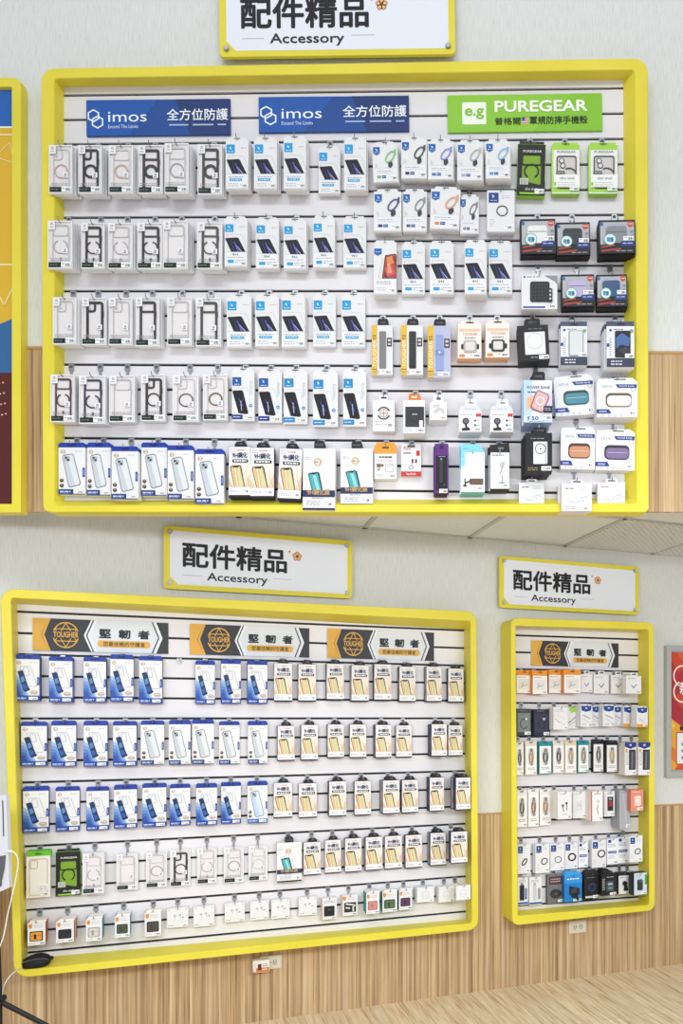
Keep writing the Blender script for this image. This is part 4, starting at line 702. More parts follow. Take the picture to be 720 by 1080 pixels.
def f(A): A.dash(.2, .12, .7, 1, .03, '#77777c', 1, .03); A.ring(.55, .52, .26, .05, '#3c4a78', 2); A.ring(.55, .52, .15, .04, '#2d3560', 2); A.rect(.1, .86, .6, .94, '#c9c9cc', 1); A.bar(.6, .84, .95, .96, 3); A.part('box_lid', None, True); A.cur.prism([A.xz(u, v) for u, v in ((0, 0), (1, 0), (.9, -.14), (.1, -.14))], .0, .03, '#232326')
misc('kround', 'phone_holder_box', 'black box with blue circle outline', 'holder box', 'car accessory packs', .085, .135, .05, f, '#1b1b1f', '#141417')
def f(A): A.part('car_charger'); A.rr(.3, .3, .8, .8, .03, '#3c4a52', 1, .004); A.rect(.4, .4, .7, .5, '#9ab0b4', 10); A.rect(.4, .58, .7, .72, '#6a7a80', 10); A.part('front_print'); A.dash(.06, .2, .24, 8, .07, '#b8b0a0', 1, .03); A.dash(.35, .12, .8, 1, .03, '#b9b9be', 1, .03); A.bar(.55, .86, .95, .97, 3); A.part('hang_tab', None, True); A.cur.prism([A.xz(u, v) for u, v in ((.1, 0), (.8, 0), (.7, -.14), (.2, -.14))], .0, .03, '#1b1b1f')
misc('kcar', 'car_charger_box', 'black box with grey car charger', 'charger', 'car accessory packs', .085, .128, .04, f, '#1d1d20', '#141417')
def f(A): A.part('phone_holder'); A.ell(.55, .5, .2, '#1f2024', 1, 1.1, t=.006); A.poly([(.5, .6), (.75, .6), (.85, .84), (.45, .84)], '#26272c', 1, .006); A.part('front_print'); A.rect(.0, .0, 1, .12, '#2a2b2e', 1); A.dash(.15, .2, .5, 1, .03, '#55585c', 1, .03); A.bar(.5, .88, .95, .97, 3)
misc('whold', 'phone_holder_box', 'white box with black vent holder', 'holder box', 'car accessory packs', .062, .125, .045, f, '#e4e3e4', '#2a2b2e')
def f(A): A.rect(.0, .0, .08, 1, '#232428', 1); A.rect(.84, .1, 1, .55, '#4f9a3c', 1); A.part('phone_holder'); A.rr(.3, .3, .66, .78, .08, '#33363d', 1, .006); A.ell(.5, .36, .14, '#4c5059', 16); A.part('front_print'); A.dash(.2, .12, .6, 1, .03, '#55606c', 1, .03); A.bar(.6, .86, .95, .96, 3)
misc('ghold', 'phone_holder_box', 'pale blue box with dark mouse-shaped holder', 'holder box', 'car accessory packs', .076, .125, .045, f, '#c9d6e2', '#2a2c30')
# ------------------------------------------------------------------ hanging the packages on their hooks
ORD = ['first', 'second', 'third', 'fourth', 'fifth', 'sixth', 'seventh', 'eighth', 'ninth', 'tenth', 'eleventh', 'twelfth', 'thirteenth', 'fourteenth', 'fifteenth', 'sixteenth', 'seventeenth', 'eighteenth', 'nineteenth', 'twentieth']
def make_parts(k):
    if k['parts'] is None:
        A = k['art']; k['parts'] = [(n, par, mb.mesh(n), back, lab) for n, par, mb, back, lab in A.parts if mb.f]
    return k['parts']
def place(kk, back_only):
    root = link(bpy.data.objects.new(kk['name'], None)); made = {}
    for n, par, me, back, lab in make_parts(kk):
        if back_only and not back: continue
        made[n] = link(bpy.data.objects.new(n, me), made.get(par, root))
    return root
HOOK = {}
def hook(W, x, ztop, zg, pf, label):
    key = (round(pf, 3), round(zg - ztop, 3))
    if key not in HOOK:
        b = MB(); L = pf + .018; up_ = max(zg - ztop, .012)
        b.tube([(0, -.010, 0), (0, -L + .012, 0), (0, -L + .003, .002), (0, -L, .012)], .0017, 'wire', 6)
        b.box(-.0045, .0045, -.0165, -.0125, -.012, up_, 'steel', .001); b.box(-.010, .010, -.0175, -.0125, max(up_ - .026, -.01), up_, 'steel', .002); b.box(-.012, .012, -.0125, -.006, up_ - .004, up_ + .003, '#6b6d70'); b.box(-.006, .006, -.0185, -.0175, up_ - .016, up_ - .006, '#55565a')
        b.box(-.006, .006, -.019, -.0165, -.006, .006, 'steel', .001)
        HOOK[key] = b.mesh('display_hook')
    o = link(bpy.data.objects.new('display_hook', HOOK[key])); W.seat(o, Vector((x, 0, ztop)))
    tag(o, label, 'hook', 'metal display hooks')
USED = {}
def row(W, disp, g, dname, rname, items, sp=.016, yaw=0, dx=0, lift=0, hk=True, base=.020, roll0=0):
    for i, it in enumerate(items):
        key, x0, y0, x1, y1, n = it[:6]; roll = it[6] if len(it) > 6 else roll0
        k = KINDS[key]; A = k['art']; d = A.d
        sp_ = max(sp, d + .001) if n else sp
        n_ = n
        pf = base + d + n_ * sp_
        if W is LO and (x1 > 672 or 489.5 < x1 < 500): pf = max(pf, .147)          # clear of the frame's right reveal
        xm, ym = (x0 + x1) / 2, (y0 + y1) / 2
        a, c = W.loc(x0, ym, pf), W.loc(x1, ym, pf); t, b_ = W.loc(xm, y0, pf), W.loc(xm, y1, pf)
        w, h = c.x - a.x, t.z - b_.z
        pos = f'{ORD[i]} in {rname} row, {dname}'
        rj = random.Random(i * 7 + int(y0))
        for q in range(n_ + 1):
            o = place(k, q > 0); ox = (dx * q + (rj.uniform(-.0025, .0025) if q else 0)); oz = rj.uniform(-.001, .002) + lift * q if q else 0
            W.seat(o, Vector(((a.x + c.x) / 2 + ox, -(pf - q * sp_), b_.z + oz)))
            o.rotation_euler = (0, math.radians(roll), W.ang + math.radians(yaw))
            o.scale = (w / A.w, 1, h / A.h)
            if q == 0: lab = f"{k['look']}, {pos}"
            else: lab = f"{k['cat']} pack {ORD[q]} behind the front one, {pos}"
            tag(o, lab, k['cat'], f"{k['plural']} in the {dname}")
        if hk:
            zt = t.z - .006; tall = [p for p in A.parts if p[0] in ('hang_tab', 'hang_flap')]
            if tall:
                zt = b_.z + (max(v[2] for v in tall[0][2].v)) * h / A.h - .009
            zs = sorted(g(kk, (a.x + c.x) / 2) for kk in range(17)); zg = next((z for z in zs if z > zt + .006), zs[-1])
            if zg - zt > .09: zg = zt + .012
            hook(W, (a.x + c.x) / 2, zt, zg, pf, f'silver peg hook holding the {pos.split(",")[0]} row spot, {dname}'.replace(' row row spot', ' row'))

U, ud = G['U'], 'upper display'
def R(*a, **k): row(UP, None, U, ud, *a, **k)
R('top', [('cpink', 51.5, 153, 76, 203.6, 3), ('kthicka', 82.5, 153, 107, 203.6, 3), ('cpinkb', 114.6, 153, 140, 203.6, 3), ('kthick', 145.5, 153, 171.5, 204, 2), ('cgrey', 173.5, 151, 198.6, 203.6, 3), ('kthick', 208.5, 152, 234, 205, 2),
  ('pA', 238, 147.7, 262, 200, 2), ('pA', 267.8, 147.7, 292, 200, 2), ('pA', 299, 146, 322.6, 200, 2), ('pA', 335.8, 156.7, 358.7, 205, 0), ('pA', 362.7, 147.7, 386, 201, 2),
  ('rgreen', 393.7, 152, 420, 192.6, 2, -2), ('rblack', 423, 147, 450, 189, 2), ('rpurple', 451, 149, 478, 190, 2), ('rgrey', 482, 150, 508.7, 191, 3), ('rblue', 511.8, 149, 537.7, 189, 3),
  ('pgk', 544.5, 152, 574, 206.5, 0, 1.5), ('pgw', 581.5, 153, 611, 204.4, 0), ('pgw', 620.5, 153, 651, 204.4, 0)], lift=.005, dx=.002)
R('second', [('cgreyc', 50.4, 232.7, 76, 283, 3), ('kopen', 85.4, 234.8, 110, 283, 3), ('cgreyc', 113.7, 234.8, 139.4, 283.5, 3), ('kopen', 144.6, 234.8, 171.5, 283.5, 2), ('cplain', 172, 232.7, 197.7, 283.5, 3), ('kopen', 207.5, 234.5, 233.5, 283.5, 3, .6),
  ('pB', 236.6, 231, 260.7, 281.7, 2), ('pB', 269.7, 232, 294, 284, 1), ('pB', 299, 233, 323, 284.5, 1), ('pB', 330, 230, 353, 283, 1), ('pB', 362, 231, 386, 283.6, 0),
  ('rnavy', 394, 202, 423, 244.5, 2), ('rslate', 424.4, 202, 450, 244.5, 1), ('rorange', 453, 199.5, 484, 242, 2, 2), ('rash', 485, 207.5, 504.7, 247, 1), ('circ', 513.4, 200.7, 542.5, 244.5, 1),
  ('bc1', 549, 231, 586, 269.6, 1, -1), ('bc2', 586.7, 234.5, 622.4, 270.7, 1, -1), ('bc3', 631.6, 232, 670, 269, 2, -1)], dx=.001, lift=.005)
R('third', [('cplaina', 55.7, 313.5, 80, 363, 3), ('kplaina', 86, 314, 112.3, 363.7, 1), ('cplaina', 114.6, 314, 139.4, 363.7, 2), ('kplain', 142.6, 313.5, 167.7, 365, 2), ('cplain', 176.4, 313.5, 202, 364, 1), ('kplain', 206.5, 314, 232.7, 365, 1),
  ('pA', 239, 313, 265, 366.7, 1), ('pA', 269, 313, 294, 366, 1), ('pA', 296.6, 312, 321.6, 366.7, 1), ('pA', 330, 312, 354, 366, 0), ('pA', 360, 312, 385, 366.7, 0),
  ('red', 394, 255.5, 418, 311, 1), ('pB', 423.7, 258, 448, 311, 0), ('pB', 453, 257, 478, 311, 1), ('pB', 489.8, 256, 512.7, 311, 3), ('pB', 515, 257, 540, 311, 0),
  ('budw', 549.8, 289.5, 587.5, 326, 2), ('bc4', 592, 289.5, 627, 325, 1, -1), ('bc5', 629, 289.5, 661.4, 325, 1, -1)], dx=.001, lift=.004)
R('fourth', [('maroon', 53.3, 395, 78.3, 445, 3), ('navyc', 83.3, 396, 110.7, 446.7, 3), ('cplain', 115, 396, 141.7, 445, 2), ('kring', 148.7, 395, 174, 444, 1), ('cdark', 182, 395.5, 209, 444.4, 2), ('cbrown', 214, 395, 239.5, 443, 1),
  ('pC2', 244.6, 391, 268, 443.8, 1), ('pC2', 272.5, 392, 297, 445.6, 0), ('pC', 299, 392, 324, 447, 0), ('pC', 330, 393, 356, 450, 1), ('pC', 361.8, 392, 386, 449.7, 1),
  ('st1', 392, 343, 414, 395.6, 0), ('st2', 423, 343, 446, 395.6, 1), ('st3', 451, 343.6, 475, 398, 1), ('w1', 482.7, 341, 507.5, 378, 3), ('w2', 512, 340.5, 537, 377, 3),
  ('wsq', 547, 343, 579.6, 381, 1, -3), ('dc1', 591, 344, 619, 385.7, 1), ('dc2', 639.5, 344, 668.6, 387.6, 3)], dx=-.002, lift=.003)
R('fifth', [('bB', 61.7, 472, 90, 521.7, 1), ('bB', 91.7, 472, 116.7, 522.7, 1), ('bB', 117.7, 476, 145.7, 526.7, 2), ('bB', 149, 472, 176, 523, 1), ('bB', 176.7, 475, 204, 526.7, 2), ('bB', 206, 479, 236, 531.7, 2),
  ('n9', 241.3, 471, 264, 524, 2), ('n9', 264, 472, 289, 525, 2), ('n9', 292.6, 473, 317, 527.6, 2, 2.5), ('tp', 319, 473, 353, 538, 2, .5), ('tp', 359, 473, 393, 533.5, 1),
  ('magring', 393, 422, 416, 455, 0), ('orsq', 425, 422, 448, 456.7, 1), ('halfr', 453, 424, 471, 443, 1), ('hold1', 484, 434, 507.5, 455.5, 1), ('hold1', 517, 434, 541, 455.5, 1),
  ('pb50', 552, 401, 582, 445.5, 2), ('v1', 586, 399, 628, 438, 0, -4), ('v2', 629, 402, 672, 440, 1)], dx=-.003, sp=.014)
R('bottom', [('orbox', 394.6, 469.7, 418, 505, 0), ('sandisk', 423, 468.5, 443.8, 502.7, 0), ('purple', 458, 468, 472.5, 520, 1), ('gimbal', 486, 477, 511, 519, 1), ('micbox', 517, 477, 537, 515.7, 1),
  ('kchg', 553.7, 456.5, 582, 498, 2), ('v3', 590.7, 454, 627, 495, 0, 1), ('v4', 627.6, 456.5, 669, 496, 0, 1)], dx=-.006)
R('lowest', [('wchg', 547, 509, 573.5, 536, 0), ('wchg', 592, 510, 623.7, 539, 1), ('wchg', 629.8, 508.8, 659, 535.7, 0)], dx=-.012)

Lg, ld = G['L'], 'lower left display'
def R(*a, **k): row(LO, None, Lg, ld, *a, **k)
def N(x0, y0, x1, y1, n=0, *r): return ('n9', x0, y0, x1, y1, n) + r
R('top', [('bG', 15.3, 695, 41.7, 739, 2), ('bG', 51.5, 697, 76.5, 740.7, 2), ('bG', 88, 697.5, 112, 740.7, 1), ('bG', 116, 695, 141, 740, 1), ('bG', 146.5, 696.5, 171, 742, 1), ('bG', 206, 701, 226.7, 742.6, 0), ('bG', 233, 700, 254, 742, 1), ('bG', 261, 701, 282, 742, 1),
  N(289, 699.5, 308, 740, 1), N(314.5, 700.5, 333, 740, 1), N(344.5, 700, 362.5, 738.5, 1), N(370.5, 701.5, 388.7, 740, 1), N(394.5, 700.5, 412.5, 739, 1), N(421, 703, 438, 740.5, 1), N(449.5, 703, 465.5, 740.5, 1), N(472.5, 705, 488.7, 741, 1)])
R('second', [('bG', 22, 765.5, 49.6, 808, 1), ('bG', 54, 765, 80.5, 808.5, 1), ('bG', 88, 765, 113.5, 808.5, 1), ('bG', 119, 765, 144, 808, 1), ('bB', 148.5, 764.5, 173, 806.5, 1), ('bB', 178, 764, 200.7, 806.5, 1), ('bB', 202.6, 763.5, 225.5, 806, 1), ('bB', 231, 765, 252.6, 806, 0), ('bB', 261.6, 765, 282, 805.5, 1),
  N(292.8, 765.5, 310.5, 802.5, 1), N(317.6, 764.5, 335, 802, 1), N(345.5, 764, 362.5, 799.5, 1), N(368.7, 764, 386, 799.5, 1), N(396, 764.5, 412.5, 799.5, 2), N(417.5, 765, 434, 799, 0), N(455, 763.7, 471, 798, 3), N(472.5, 765, 487.5, 797.5, 1)])
R('third', [('bG', 24, 834, 51.5, 878, 1), ('bG', 58.6, 834, 84, 876.5, 0), ('bG', 91, 834, 115, 875.5, 0), ('bG', 120, 832.5, 144.6, 873.5, 1), ('bG', 150, 830.5, 175.5, 872, 1), ('bG', 179, 831, 200.7, 870.4, 0), ('bG', 206.6, 830.7, 229, 870.2, 1), ('bG', 233, 829, 254, 868.6, 0), ('bC', 261, 828.5, 282, 868, 1),
  N(288.5, 825.5, 308, 862.6), N(315, 826, 334, 862.6), N(347, 824, 365, 861, 2), N(373.7, 823.7, 391, 860, 1), N(403.7, 823, 421, 858.5, 3), N(423.7, 822.5, 440.7, 857.5, 1), N(453, 820, 468, 856, 3), N(480.7, 820, 496, 854.5, 4)])
R('fourth', [('pgc', 27.7, 903, 53, 946.5, 1), ('pgk', 58.6, 898, 85, 944.5, 0), ('cgreyc', 87, 900.5, 109.5, 942.5, 3), ('cplain', 122.7, 900.5, 145, 938.6, 1), ('cgrey', 154, 899, 176, 936, 0), ('kring', 179.4, 896.5, 200.7, 934.6, 0), ('cgreyc', 207.8, 894.3, 228.5, 932, 0), ('cgrey', 236, 893.5, 257, 931, 0), ('cteal', 262, 892, 282, 928.7, 0),
  ('tp', 292, 888.5, 318, 930, 1), N(320, 888, 338, 923), N(342.5, 885.7, 359.5, 921), N(363.7, 884, 381, 919.8, 1), N(385.5, 882.7, 403, 918, 1), N(405.7, 881.5, 423.7, 916.5), N(427.5, 880.5, 445, 915.5, 1), N(453.7, 878.3, 470, 913, 2), N(475.5, 877, 492.5, 910.7, 2)])
R('bottom', [('s1', 29, 973, 48, 997, 1), ('s2', 59, 971.5, 78, 994, 1), ('s3', 90.5, 969, 107.7, 992.5, 1), ('s4', 121, 966, 137, 988.6, 1), ('s5', 152.5, 962, 170, 987.5, 0), ('wc', 176, 957.5, 198.5, 978, 0), ('wc', 204, 955.5, 226, 977, 0), ('wc', 237, 952, 258, 972.3, 0), ('wc', 263.7, 950, 283.5, 970, 0), ('wc', 286, 948.5, 305.4, 968.5, 0), ('wc', 315, 946, 334, 965.2, 0),
  ('s9', 339, 947, 355, 969.6, 0), ('s10', 360.5, 944, 377, 965.5, 0), ('s6', 386, 942, 400, 963.7, 1), ('s7', 403, 940.5, 418.7, 962, 0), ('s8', 420.5, 939, 434.5, 959.5, 0), ('wc2', 439.5, 935.5, 457.5, 951.3, 1), ('wc2', 462.5, 935, 479, 951.3, 1), ('wc2', 481, 933.7, 496, 949, 0)])
# the one hook left bare
v = LO.loc(189, 697, .03); hook(LO, v.x, v.z, v.z + .012, .06, 'bare silver peg hook with nothing on it, top row, lower left display')

Rg, rd = G['R'], 'narrow lower display'
def R(*a, **k): row(LO, None, Rg, rd, *a, **k)
R('top', [('q1', 544.4, 711.5, 560.5, 731, 0), ('q1', 561.6, 712, 577, 732, 1), ('q1', 578.5, 711, 594, 731, 0), ('q1', 594.6, 711, 612, 731, 1), ('q2', 612, 711, 624.6, 730, 0), ('q2', 625.8, 711.5, 641.8, 731.5, 0), ('q2', 644, 712, 659, 731.5, 0), ('q2', 660, 713, 676, 731.5, 0)])
R('second', [('dk1', 544.4, 747.5, 560, 776, 0), ('dk2', 562.5, 748, 580, 776.5, 0), ('cw', 583.5, 746, 598.5, 769.5, 2), ('cg', 597.5, 745.5, 609.5, 768.5, 0), ('bt1', 612, 744, 624, 766.5, 2), ('bt1', 624, 745, 632.8, 766.5, 0), ('bt1', 635.5, 744, 648, 766, 2), ('bt1', 646.5, 745.5, 655.5, 765.5, 0), ('bt2', 657, 745.5, 669.5, 766.5, 1), ('bt2', 671, 746, 683, 767, 1)])
R('third', [('pl1', 543.5, 786, 552, 817.5, 0), ('pl2', 553.7, 785, 566, 817.5, 0), ('pl3', 568, 785, 581.7, 816.5, 0), ('pl4', 583, 784.5, 594.6, 815.5, 0), ('pl5', 595.5, 784.5, 607.7, 815.5, 0), ('pl6', 609, 784, 621, 815, 0), ('pl7', 625, 783, 636.5, 814.5, 0), ('pl8', 639, 784, 651, 815, 1), ('ac', 658.7, 783, 670.5, 817.5, 3), ('ac', 673, 783, 685.5, 817.5, 1)])
R('fourth', [('pl1', 544.5, 837, 555.8, 872.5, 0), ('pl9', 556.7, 836, 568, 872, 0), ('pl10', 569, 836, 581, 870.5, 0), ('ep1', 588, 835, 602.7, 864, 3), ('ep2', 604, 835, 618, 863, 1), ('hr', 623, 834.6, 635.4, 866, 3), ('blk', 637, 834.5, 648, 861, 1), ('pen', 653, 833.5, 664, 874, 2), ('pink', 664.8, 832.5, 678.2, 855.3, 0)])
R('fifth', [('circt', 545.3, 890.5, 559, 921.5, 1), ('circs', 564.5, 890, 579.4, 920.8, 1), ('circr', 580, 889.5, 595, 918, 0), ('circb', 595.5, 888.5, 609, 916.5, 0), ('ub', 609.7, 888.5, 619.6, 915, 0), ('circd', 624, 886, 639, 915, 1), ('ub', 640, 884.5, 651, 911.5, 1), ('ub', 651, 883, 662.5, 910.3, 1), ('circs', 663.7, 881.5, 677.3, 909, 0)])
R('bottom', [('st_', 545.3, 925.5, 556.7, 954.5, 0), ('stw', 558, 925, 571, 954.5, 0), ('coil', 577, 922.5, 594, 952.7, 0), ('bluh', 594.8, 923, 613.5, 951, 0), ('kround', 615.6, 922, 631, 948.5, 0), ('kcar', 634, 922, 650, 944.5, 1), ('whold', 652, 920.6, 663.5, 942.8, 0), ('ghold', 667.3, 920.5, 682, 943.7, 0)])
# ------------------------------------------------------------------ signs and banners
def put(A, W, x0, y0, x1, y1, p, name, label, cat, group, roll=0):
    root = link(bpy.data.objects.new(name, None)); made = {}
    for n, par, mb, back, lab in A.parts:
        if not mb.f: continue
        o = mb.obj(n, made.get(par, root)); made.setdefault(n, o)
        if lab: o['label'] = lab
    a, c = W.loc(x0, (y0 + y1) / 2, p), W.loc(x1, (y0 + y1) / 2, p); t, b = W.loc((x0 + x1) / 2, y0, p), W.loc((x0 + x1) / 2, y1, p)
    W.seat(root, Vector(((a.x + c.x) / 2, -p, b.z))); root.rotation_euler = (0, math.radians(roll), W.ang); root.scale = ((c.x - a.x) / A.w, 1, (t.z - b.z) / A.h)
    return tag(root, label, cat, group)
def wall_sign(W, box, p, label, roll=0):
    A = Art(.93, .3, .012); A.part('backing'); A.cur.prism([A.xz(u, v) for u, v in A.rrp(0, 0, 1, 1, .02)], 0, A.d, 'yellow')
    A.part('face', label='white printed face'); A.poly([(.03, .065), (.955, .085), (.972, .13), (.972, .92), (.94, .925), (.07, .925), (.03, .80)], '#e4e7f0', 1)
    A.text('配件精品', .09, .235, .635, .64, '#191a1e', 3, .03)
    A.text('Accessory', .215, .705, .53, .875, '#22232a', 3, .02)
    A.rect(.095, .765, .19, .772, '#a4a8b8', 2); A.rect(.56, .735, .66, .742, '#a4a8b8', 2)
    for k in range(5):
        a = math.radians(90 + 72 * k); A.ell(.69 + .014 * math.cos(a), .34 - .014 * math.sin(a) * A.w / A.h, .0125, '#c9897e', 3, n=12); A.ell(.69 + .014 * math.cos(a), .34 - .014 * math.sin(a) * A.w / A.h, .0065, '#e9c46a', 4, n=10)
    A.ell(.69, .34, .006, '#8c4038', 5); A.ell(.648, .27, .006, '#b98a3a', 3)
    k = A.w / A.h
    for u, v in ((.03, .09), (.97, .09), (.03, .9), (.97, .9)):
        A.part('standoff_screw'); x, z = A.xz(u, v); A.cur.disc(x, z, .011, -.006, -.0006, 'steel', 16); A.cur.disc(x, z, .008, -.009, -.006, '#b9bbbe', 16)
        A.cur.disc(x, z, .007, A.d, p, '#8a8c90', 12)
    return put(A, W, *box, p, 'wall_sign', label, 'sign', 'accessory wall signs', roll)
wall_sign(UP, (231.5, -22, 480, 58.5), .035, 'yellow-bordered accessory sign above the wide upper display', -.7)
wall_sign(LO, (172.7, 562.3, 371.2, 626), .035, 'yellow-bordered accessory sign above the large lower left display')
wall_sign(LO, (526.5, 592, 673.3, 644.8), .035, 'yellow-bordered accessory sign above the narrow lower display')

def imos(box, label, roll):
    A = Art(.57, .14, .006); A.part('board'); A.solid(0, 0, 1, 1, 0, A.d, '#1f4a92'); A.poly([(.0, 1), (0, 0), (.5, 0), (.3, 1)], '#1f56a8', 1); A.poly([(.62, 0), (1, 0), (1, 1), (.72, 1)], '#20376f', 1)
    A.part('logo'); k = A.w / A.h
    hx = lambda cu, cv, r: [(cu + r * math.sin(math.radians(60 * i)), cv - r * k * math.cos(math.radians(60 * i))) for i in range(6)]
    for cu, cv in ((.05, .44), (.078, .62)): A.strip(hx(cu, cv, .046), hx(cu, cv, .035), '#e6edf6', 2 + cv, 0)
    A.part('lettering'); A.text('imos', .152, .34, .42, .62, '#eef2f8', 3, .0); A.text('Exceed The Limits', .152, .7, .36, .8, '#cfdaec', 3, .01)
    A.text('全方位防護', .56, .27, .985, .6, '#f2f5fa', 3, .012); A.dash(.575, .7, .97, 1, .1, '#9fb4d8', 3, .045)
    put(A, UP, *box, .02, 'brand_banner', label, 'banner', 'blue banners of the upper display', roll)
imos((91.3, 105, 243, 142.7), 'blue imos banner at the left end of the upper display', -.6)
imos((273, 101.7, 431.3, 139), 'second blue imos banner from the left, middle of the upper display', -.6)
A = Art(.61, .145, .006); A.part('board'); A.solid(0, 0, 1, 1, 0, A.d, '#8cc63a'); A.poly([(.55, 1), (.8, 0), (1, 0), (1, 1)], '#84bf33', 1)
A.part('logo'); A.rr(.095, .2, .25, .8, .01, '#f0f5e4', 2); A.text('e.g', .112, .36, .236, .66, '#86bf3c', 3, .04)
A.part('lettering'); A.text('PUREGEAR', .305, .17, .905, .48, '#f4f7ec', 3, .045); A.text('普格爾', .305, .62, .475, .82, '#22301a', 3, .012); A.text('軍規防摔手機殼', .53, .6, .905, .82, '#22301a', 3, .02)
A.part('flag'); A.rect(.482, .62, .522, .8, '#e6e2e0', 2)
for i in range(4): A.rect(.482, .62 + i * .048, .522, .642 + i * .048, '#c85a58', 3)
A.rect(.482, .62, .5, .71, '#3c4c86', 4)
put(A, UP, 472, 99.5, 635, 138.6, .02, 'brand_banner', 'lime green banner at the right end of the upper display', 'banner', 'banners of the upper display', -.8)
def tougher(box, label):
    A = Art(.62, .145, .006); A.part('board'); A.solid(0, 0, 1, 1, 0, A.d, '#d9dde3')
    gold, dark = '#d9a646', '#35363c'
    A.poly([(0, 1), (0, 0), (.11, 0), (.06, .5), (.11, 1)], gold, 1); A.poly([(.09, 0), (.43, 0), (.37, .5), (.43, 1), (.09, 1), (.045, .5)][::1], dark, .6)
    A.poly([(.11, 0), (.128, 0), (.082, .5), (.128, 1), (.11, 1), (.064, .5)], gold, 2)
    A.poly([(.9, 0), (1, 0), (1, 1), (.9, 1), (.955, .5)], dark, 1)
    for u in (.395, .425): A.line([(u + .03, 0), (u - .025, .5), (u + .03, 1)], .011, '#eef1f4', 2); 
    A.line([(.435, 0), (.385, .5), (.435, 1)], .008, dark, 2.5)
    for u in (.895,): A.line([(u - .02, 0), (u + .03, .5), (u - .02, 1)], .009, dark, 2)
    A.line([(.9, 0), (.95, .5), (.9, 1)], .009, '#eef1f4', 2.4)
    A.part('logo'); A.ring(.235, .5, .095, .009, gold, 3)
    P = [(.235 + .088 * math.cos(math.radians(30 + 60 * i)), .5 - .088 * math.sin(math.radians(30 + 60 * i)) * A.w / A.h) for i in range(6)]
    for i in range(6): A.line([P[i], P[(i + 2) % 6]], .006, gold, 3 + i * .05)
    A.rect(.14, .38, .332, .6, dark, 4); A.text('TOUGHER', .146, .4, .326, .575, gold, 5, .03)
    A.part('lettering'); A.text('堅', .475, .27, .565, .56, '#26262b', 3, .05); A.text('韌', .62, .27, .71, .56, '#26262b', 3, .05); A.text('者', .765, .27, .855, .56, '#26262b', 3, .05)
    A.rr(.465, .63, .86, .84, .022, '#dba94e', 3); A.text('您最信賴的守護者', .505, .66, .82, .81, '#4a3a1c', 4, .015)
    put(A, LO, *box, .02, 'brand_banner', label, 'banner', 'gold and dark brand banners')
tougher((34.3, 654.3, 177.5, 687.8), 'gold and dark TOUGHER banner at the left end of the lower left display')
tougher((200, 660.3, 326, 691.8), 'gold and dark TOUGHER banner in the middle of the lower left display')
tougher((345, 665, 457.5, 695.5), 'gold and dark TOUGHER banner at the right end of the lower left display')
tougher((560, 677, 652, 703), 'gold and dark TOUGHER banner atop the narrow lower display')

# ------------------------------------------------------------------ framed posters
def poster(W, box, p, wf, name, label, framemat, draw, hh):
    x0, y0, x1, y1 = box
    a, c = W.loc(x0, (y0 + y1) / 2, p), W.loc(x1, (y0 + y1) / 2, p); t, b = W.loc((x0 + x1) / 2, y0, p), W.loc((x0 + x1) / 2, y1, p)
    w, h = c.x - a.x, t.z - b.z; A = Art(w, h, p); k = w / h
    A.part('frame')
    o = A.rrp(0, 0, 1, 1, hh / w); o = [q if q[1] < .5 else (round(q[0]), 1.0 - 1e-4 * i) for i, q in enumerate(o)]; i_ = A.rrp(wf / w, wf / h, 1 - wf / w, 1 - wf / h, .002)
    P = [A.xz(*q) for q in o]; Q = [A.xz(*q) for q in i_]; n = len(P); vs = [(x, p - .001, z) for x, z in P] + [(x, 0, z) for x, z in P] + [(x, 0, z) for x, z in Q] + [(x, .015, z) for x, z in Q]
    A.cur.raw(vs, [(m * n + j, m * n + (j + 1) % n, (m + 1) * n + (j + 1) % n, (m + 1) * n + j) for m in range(3) for j in range(n)], framemat)
    A.cur.box(-w / 2 + .006, w / 2 - .006, .016, p - .002, .006, h - .006, framemat)
    A.part('poster'); draw(A, lambda px, py: ((px - x0) / (x1 - x0), (py - y0) / (y1 - y0)))
    root = link(bpy.data.objects.new(name, None))
    for nme, par, mb, back, lab in A.parts: mb.obj(nme, root)
    W.seat(root, Vector(((a.x + c.x) / 2, -p, b.z))); return tag(root, label, 'poster')
def draw(A, q):
    L = -29.5                                           # just ahead of the backing board
    def pl(pts, c, l): A.poly([q(*t) for t in pts], c, L + l)
    def ln(pts, th, c, l): A.line([q(*t) for t in pts], th, c, L + l)
    x0, x1 = -128, 12.6
    pl([(x0, 540), (x1, 540), (x1, 92), (x0, 92)], '#d9ae2e', 0)
    pl([(x0, 131), (x1, 131), (x1, 92), (x0, 92)], '#1f5eae', 1); pl([(x0, 132.3), (x1, 132.3), (x1, 130.4), (x0, 130.4)], '#ecebe2', 2); pl([(x0, 140), (x1, 140), (x1, 138.6), (x0, 138.6)], '#efe3b0', 2)
    ln([(-20, 175), (8, 147), (12.4, 169), (-10, 162)], .004, '#efe3b0', 2); pl([(x0, 277.8), (x1, 277.8), (x1, 276.2), (x0, 276.2)], '#efe3b0', 2); ln([(-8, 300), (2, 320), (12.6, 298)], .008, '#e9d9a0', 2)
    pl([(x0, 392), (x1, 392), (x1, 333.5), (-128, 392)], '#2f6296', 2.5); pl([(x0, 540), (x1, 540), (x1, 391.5), (x0, 391.5)], '#541a1c', 3)
    for i in range(70):
        px, py = 13 - (i * 37 % 130), 394 + (i * 53 % 45); 
        if py < 438 - abs(6 - px) * .15: A.ell(*q(px, py), .006, '#d8b88c', L + 4, n=8)
    pl([(x0, 540), (-60, 540), (-60, 150), (x0, 150)], '#c99a28', .5)
poster(UP, (-140, 82, 22, 541), .045, .035, 'framed_poster', 'tall yellow-framed geometric poster cut by the left edge', 'yellow', draw, .03)
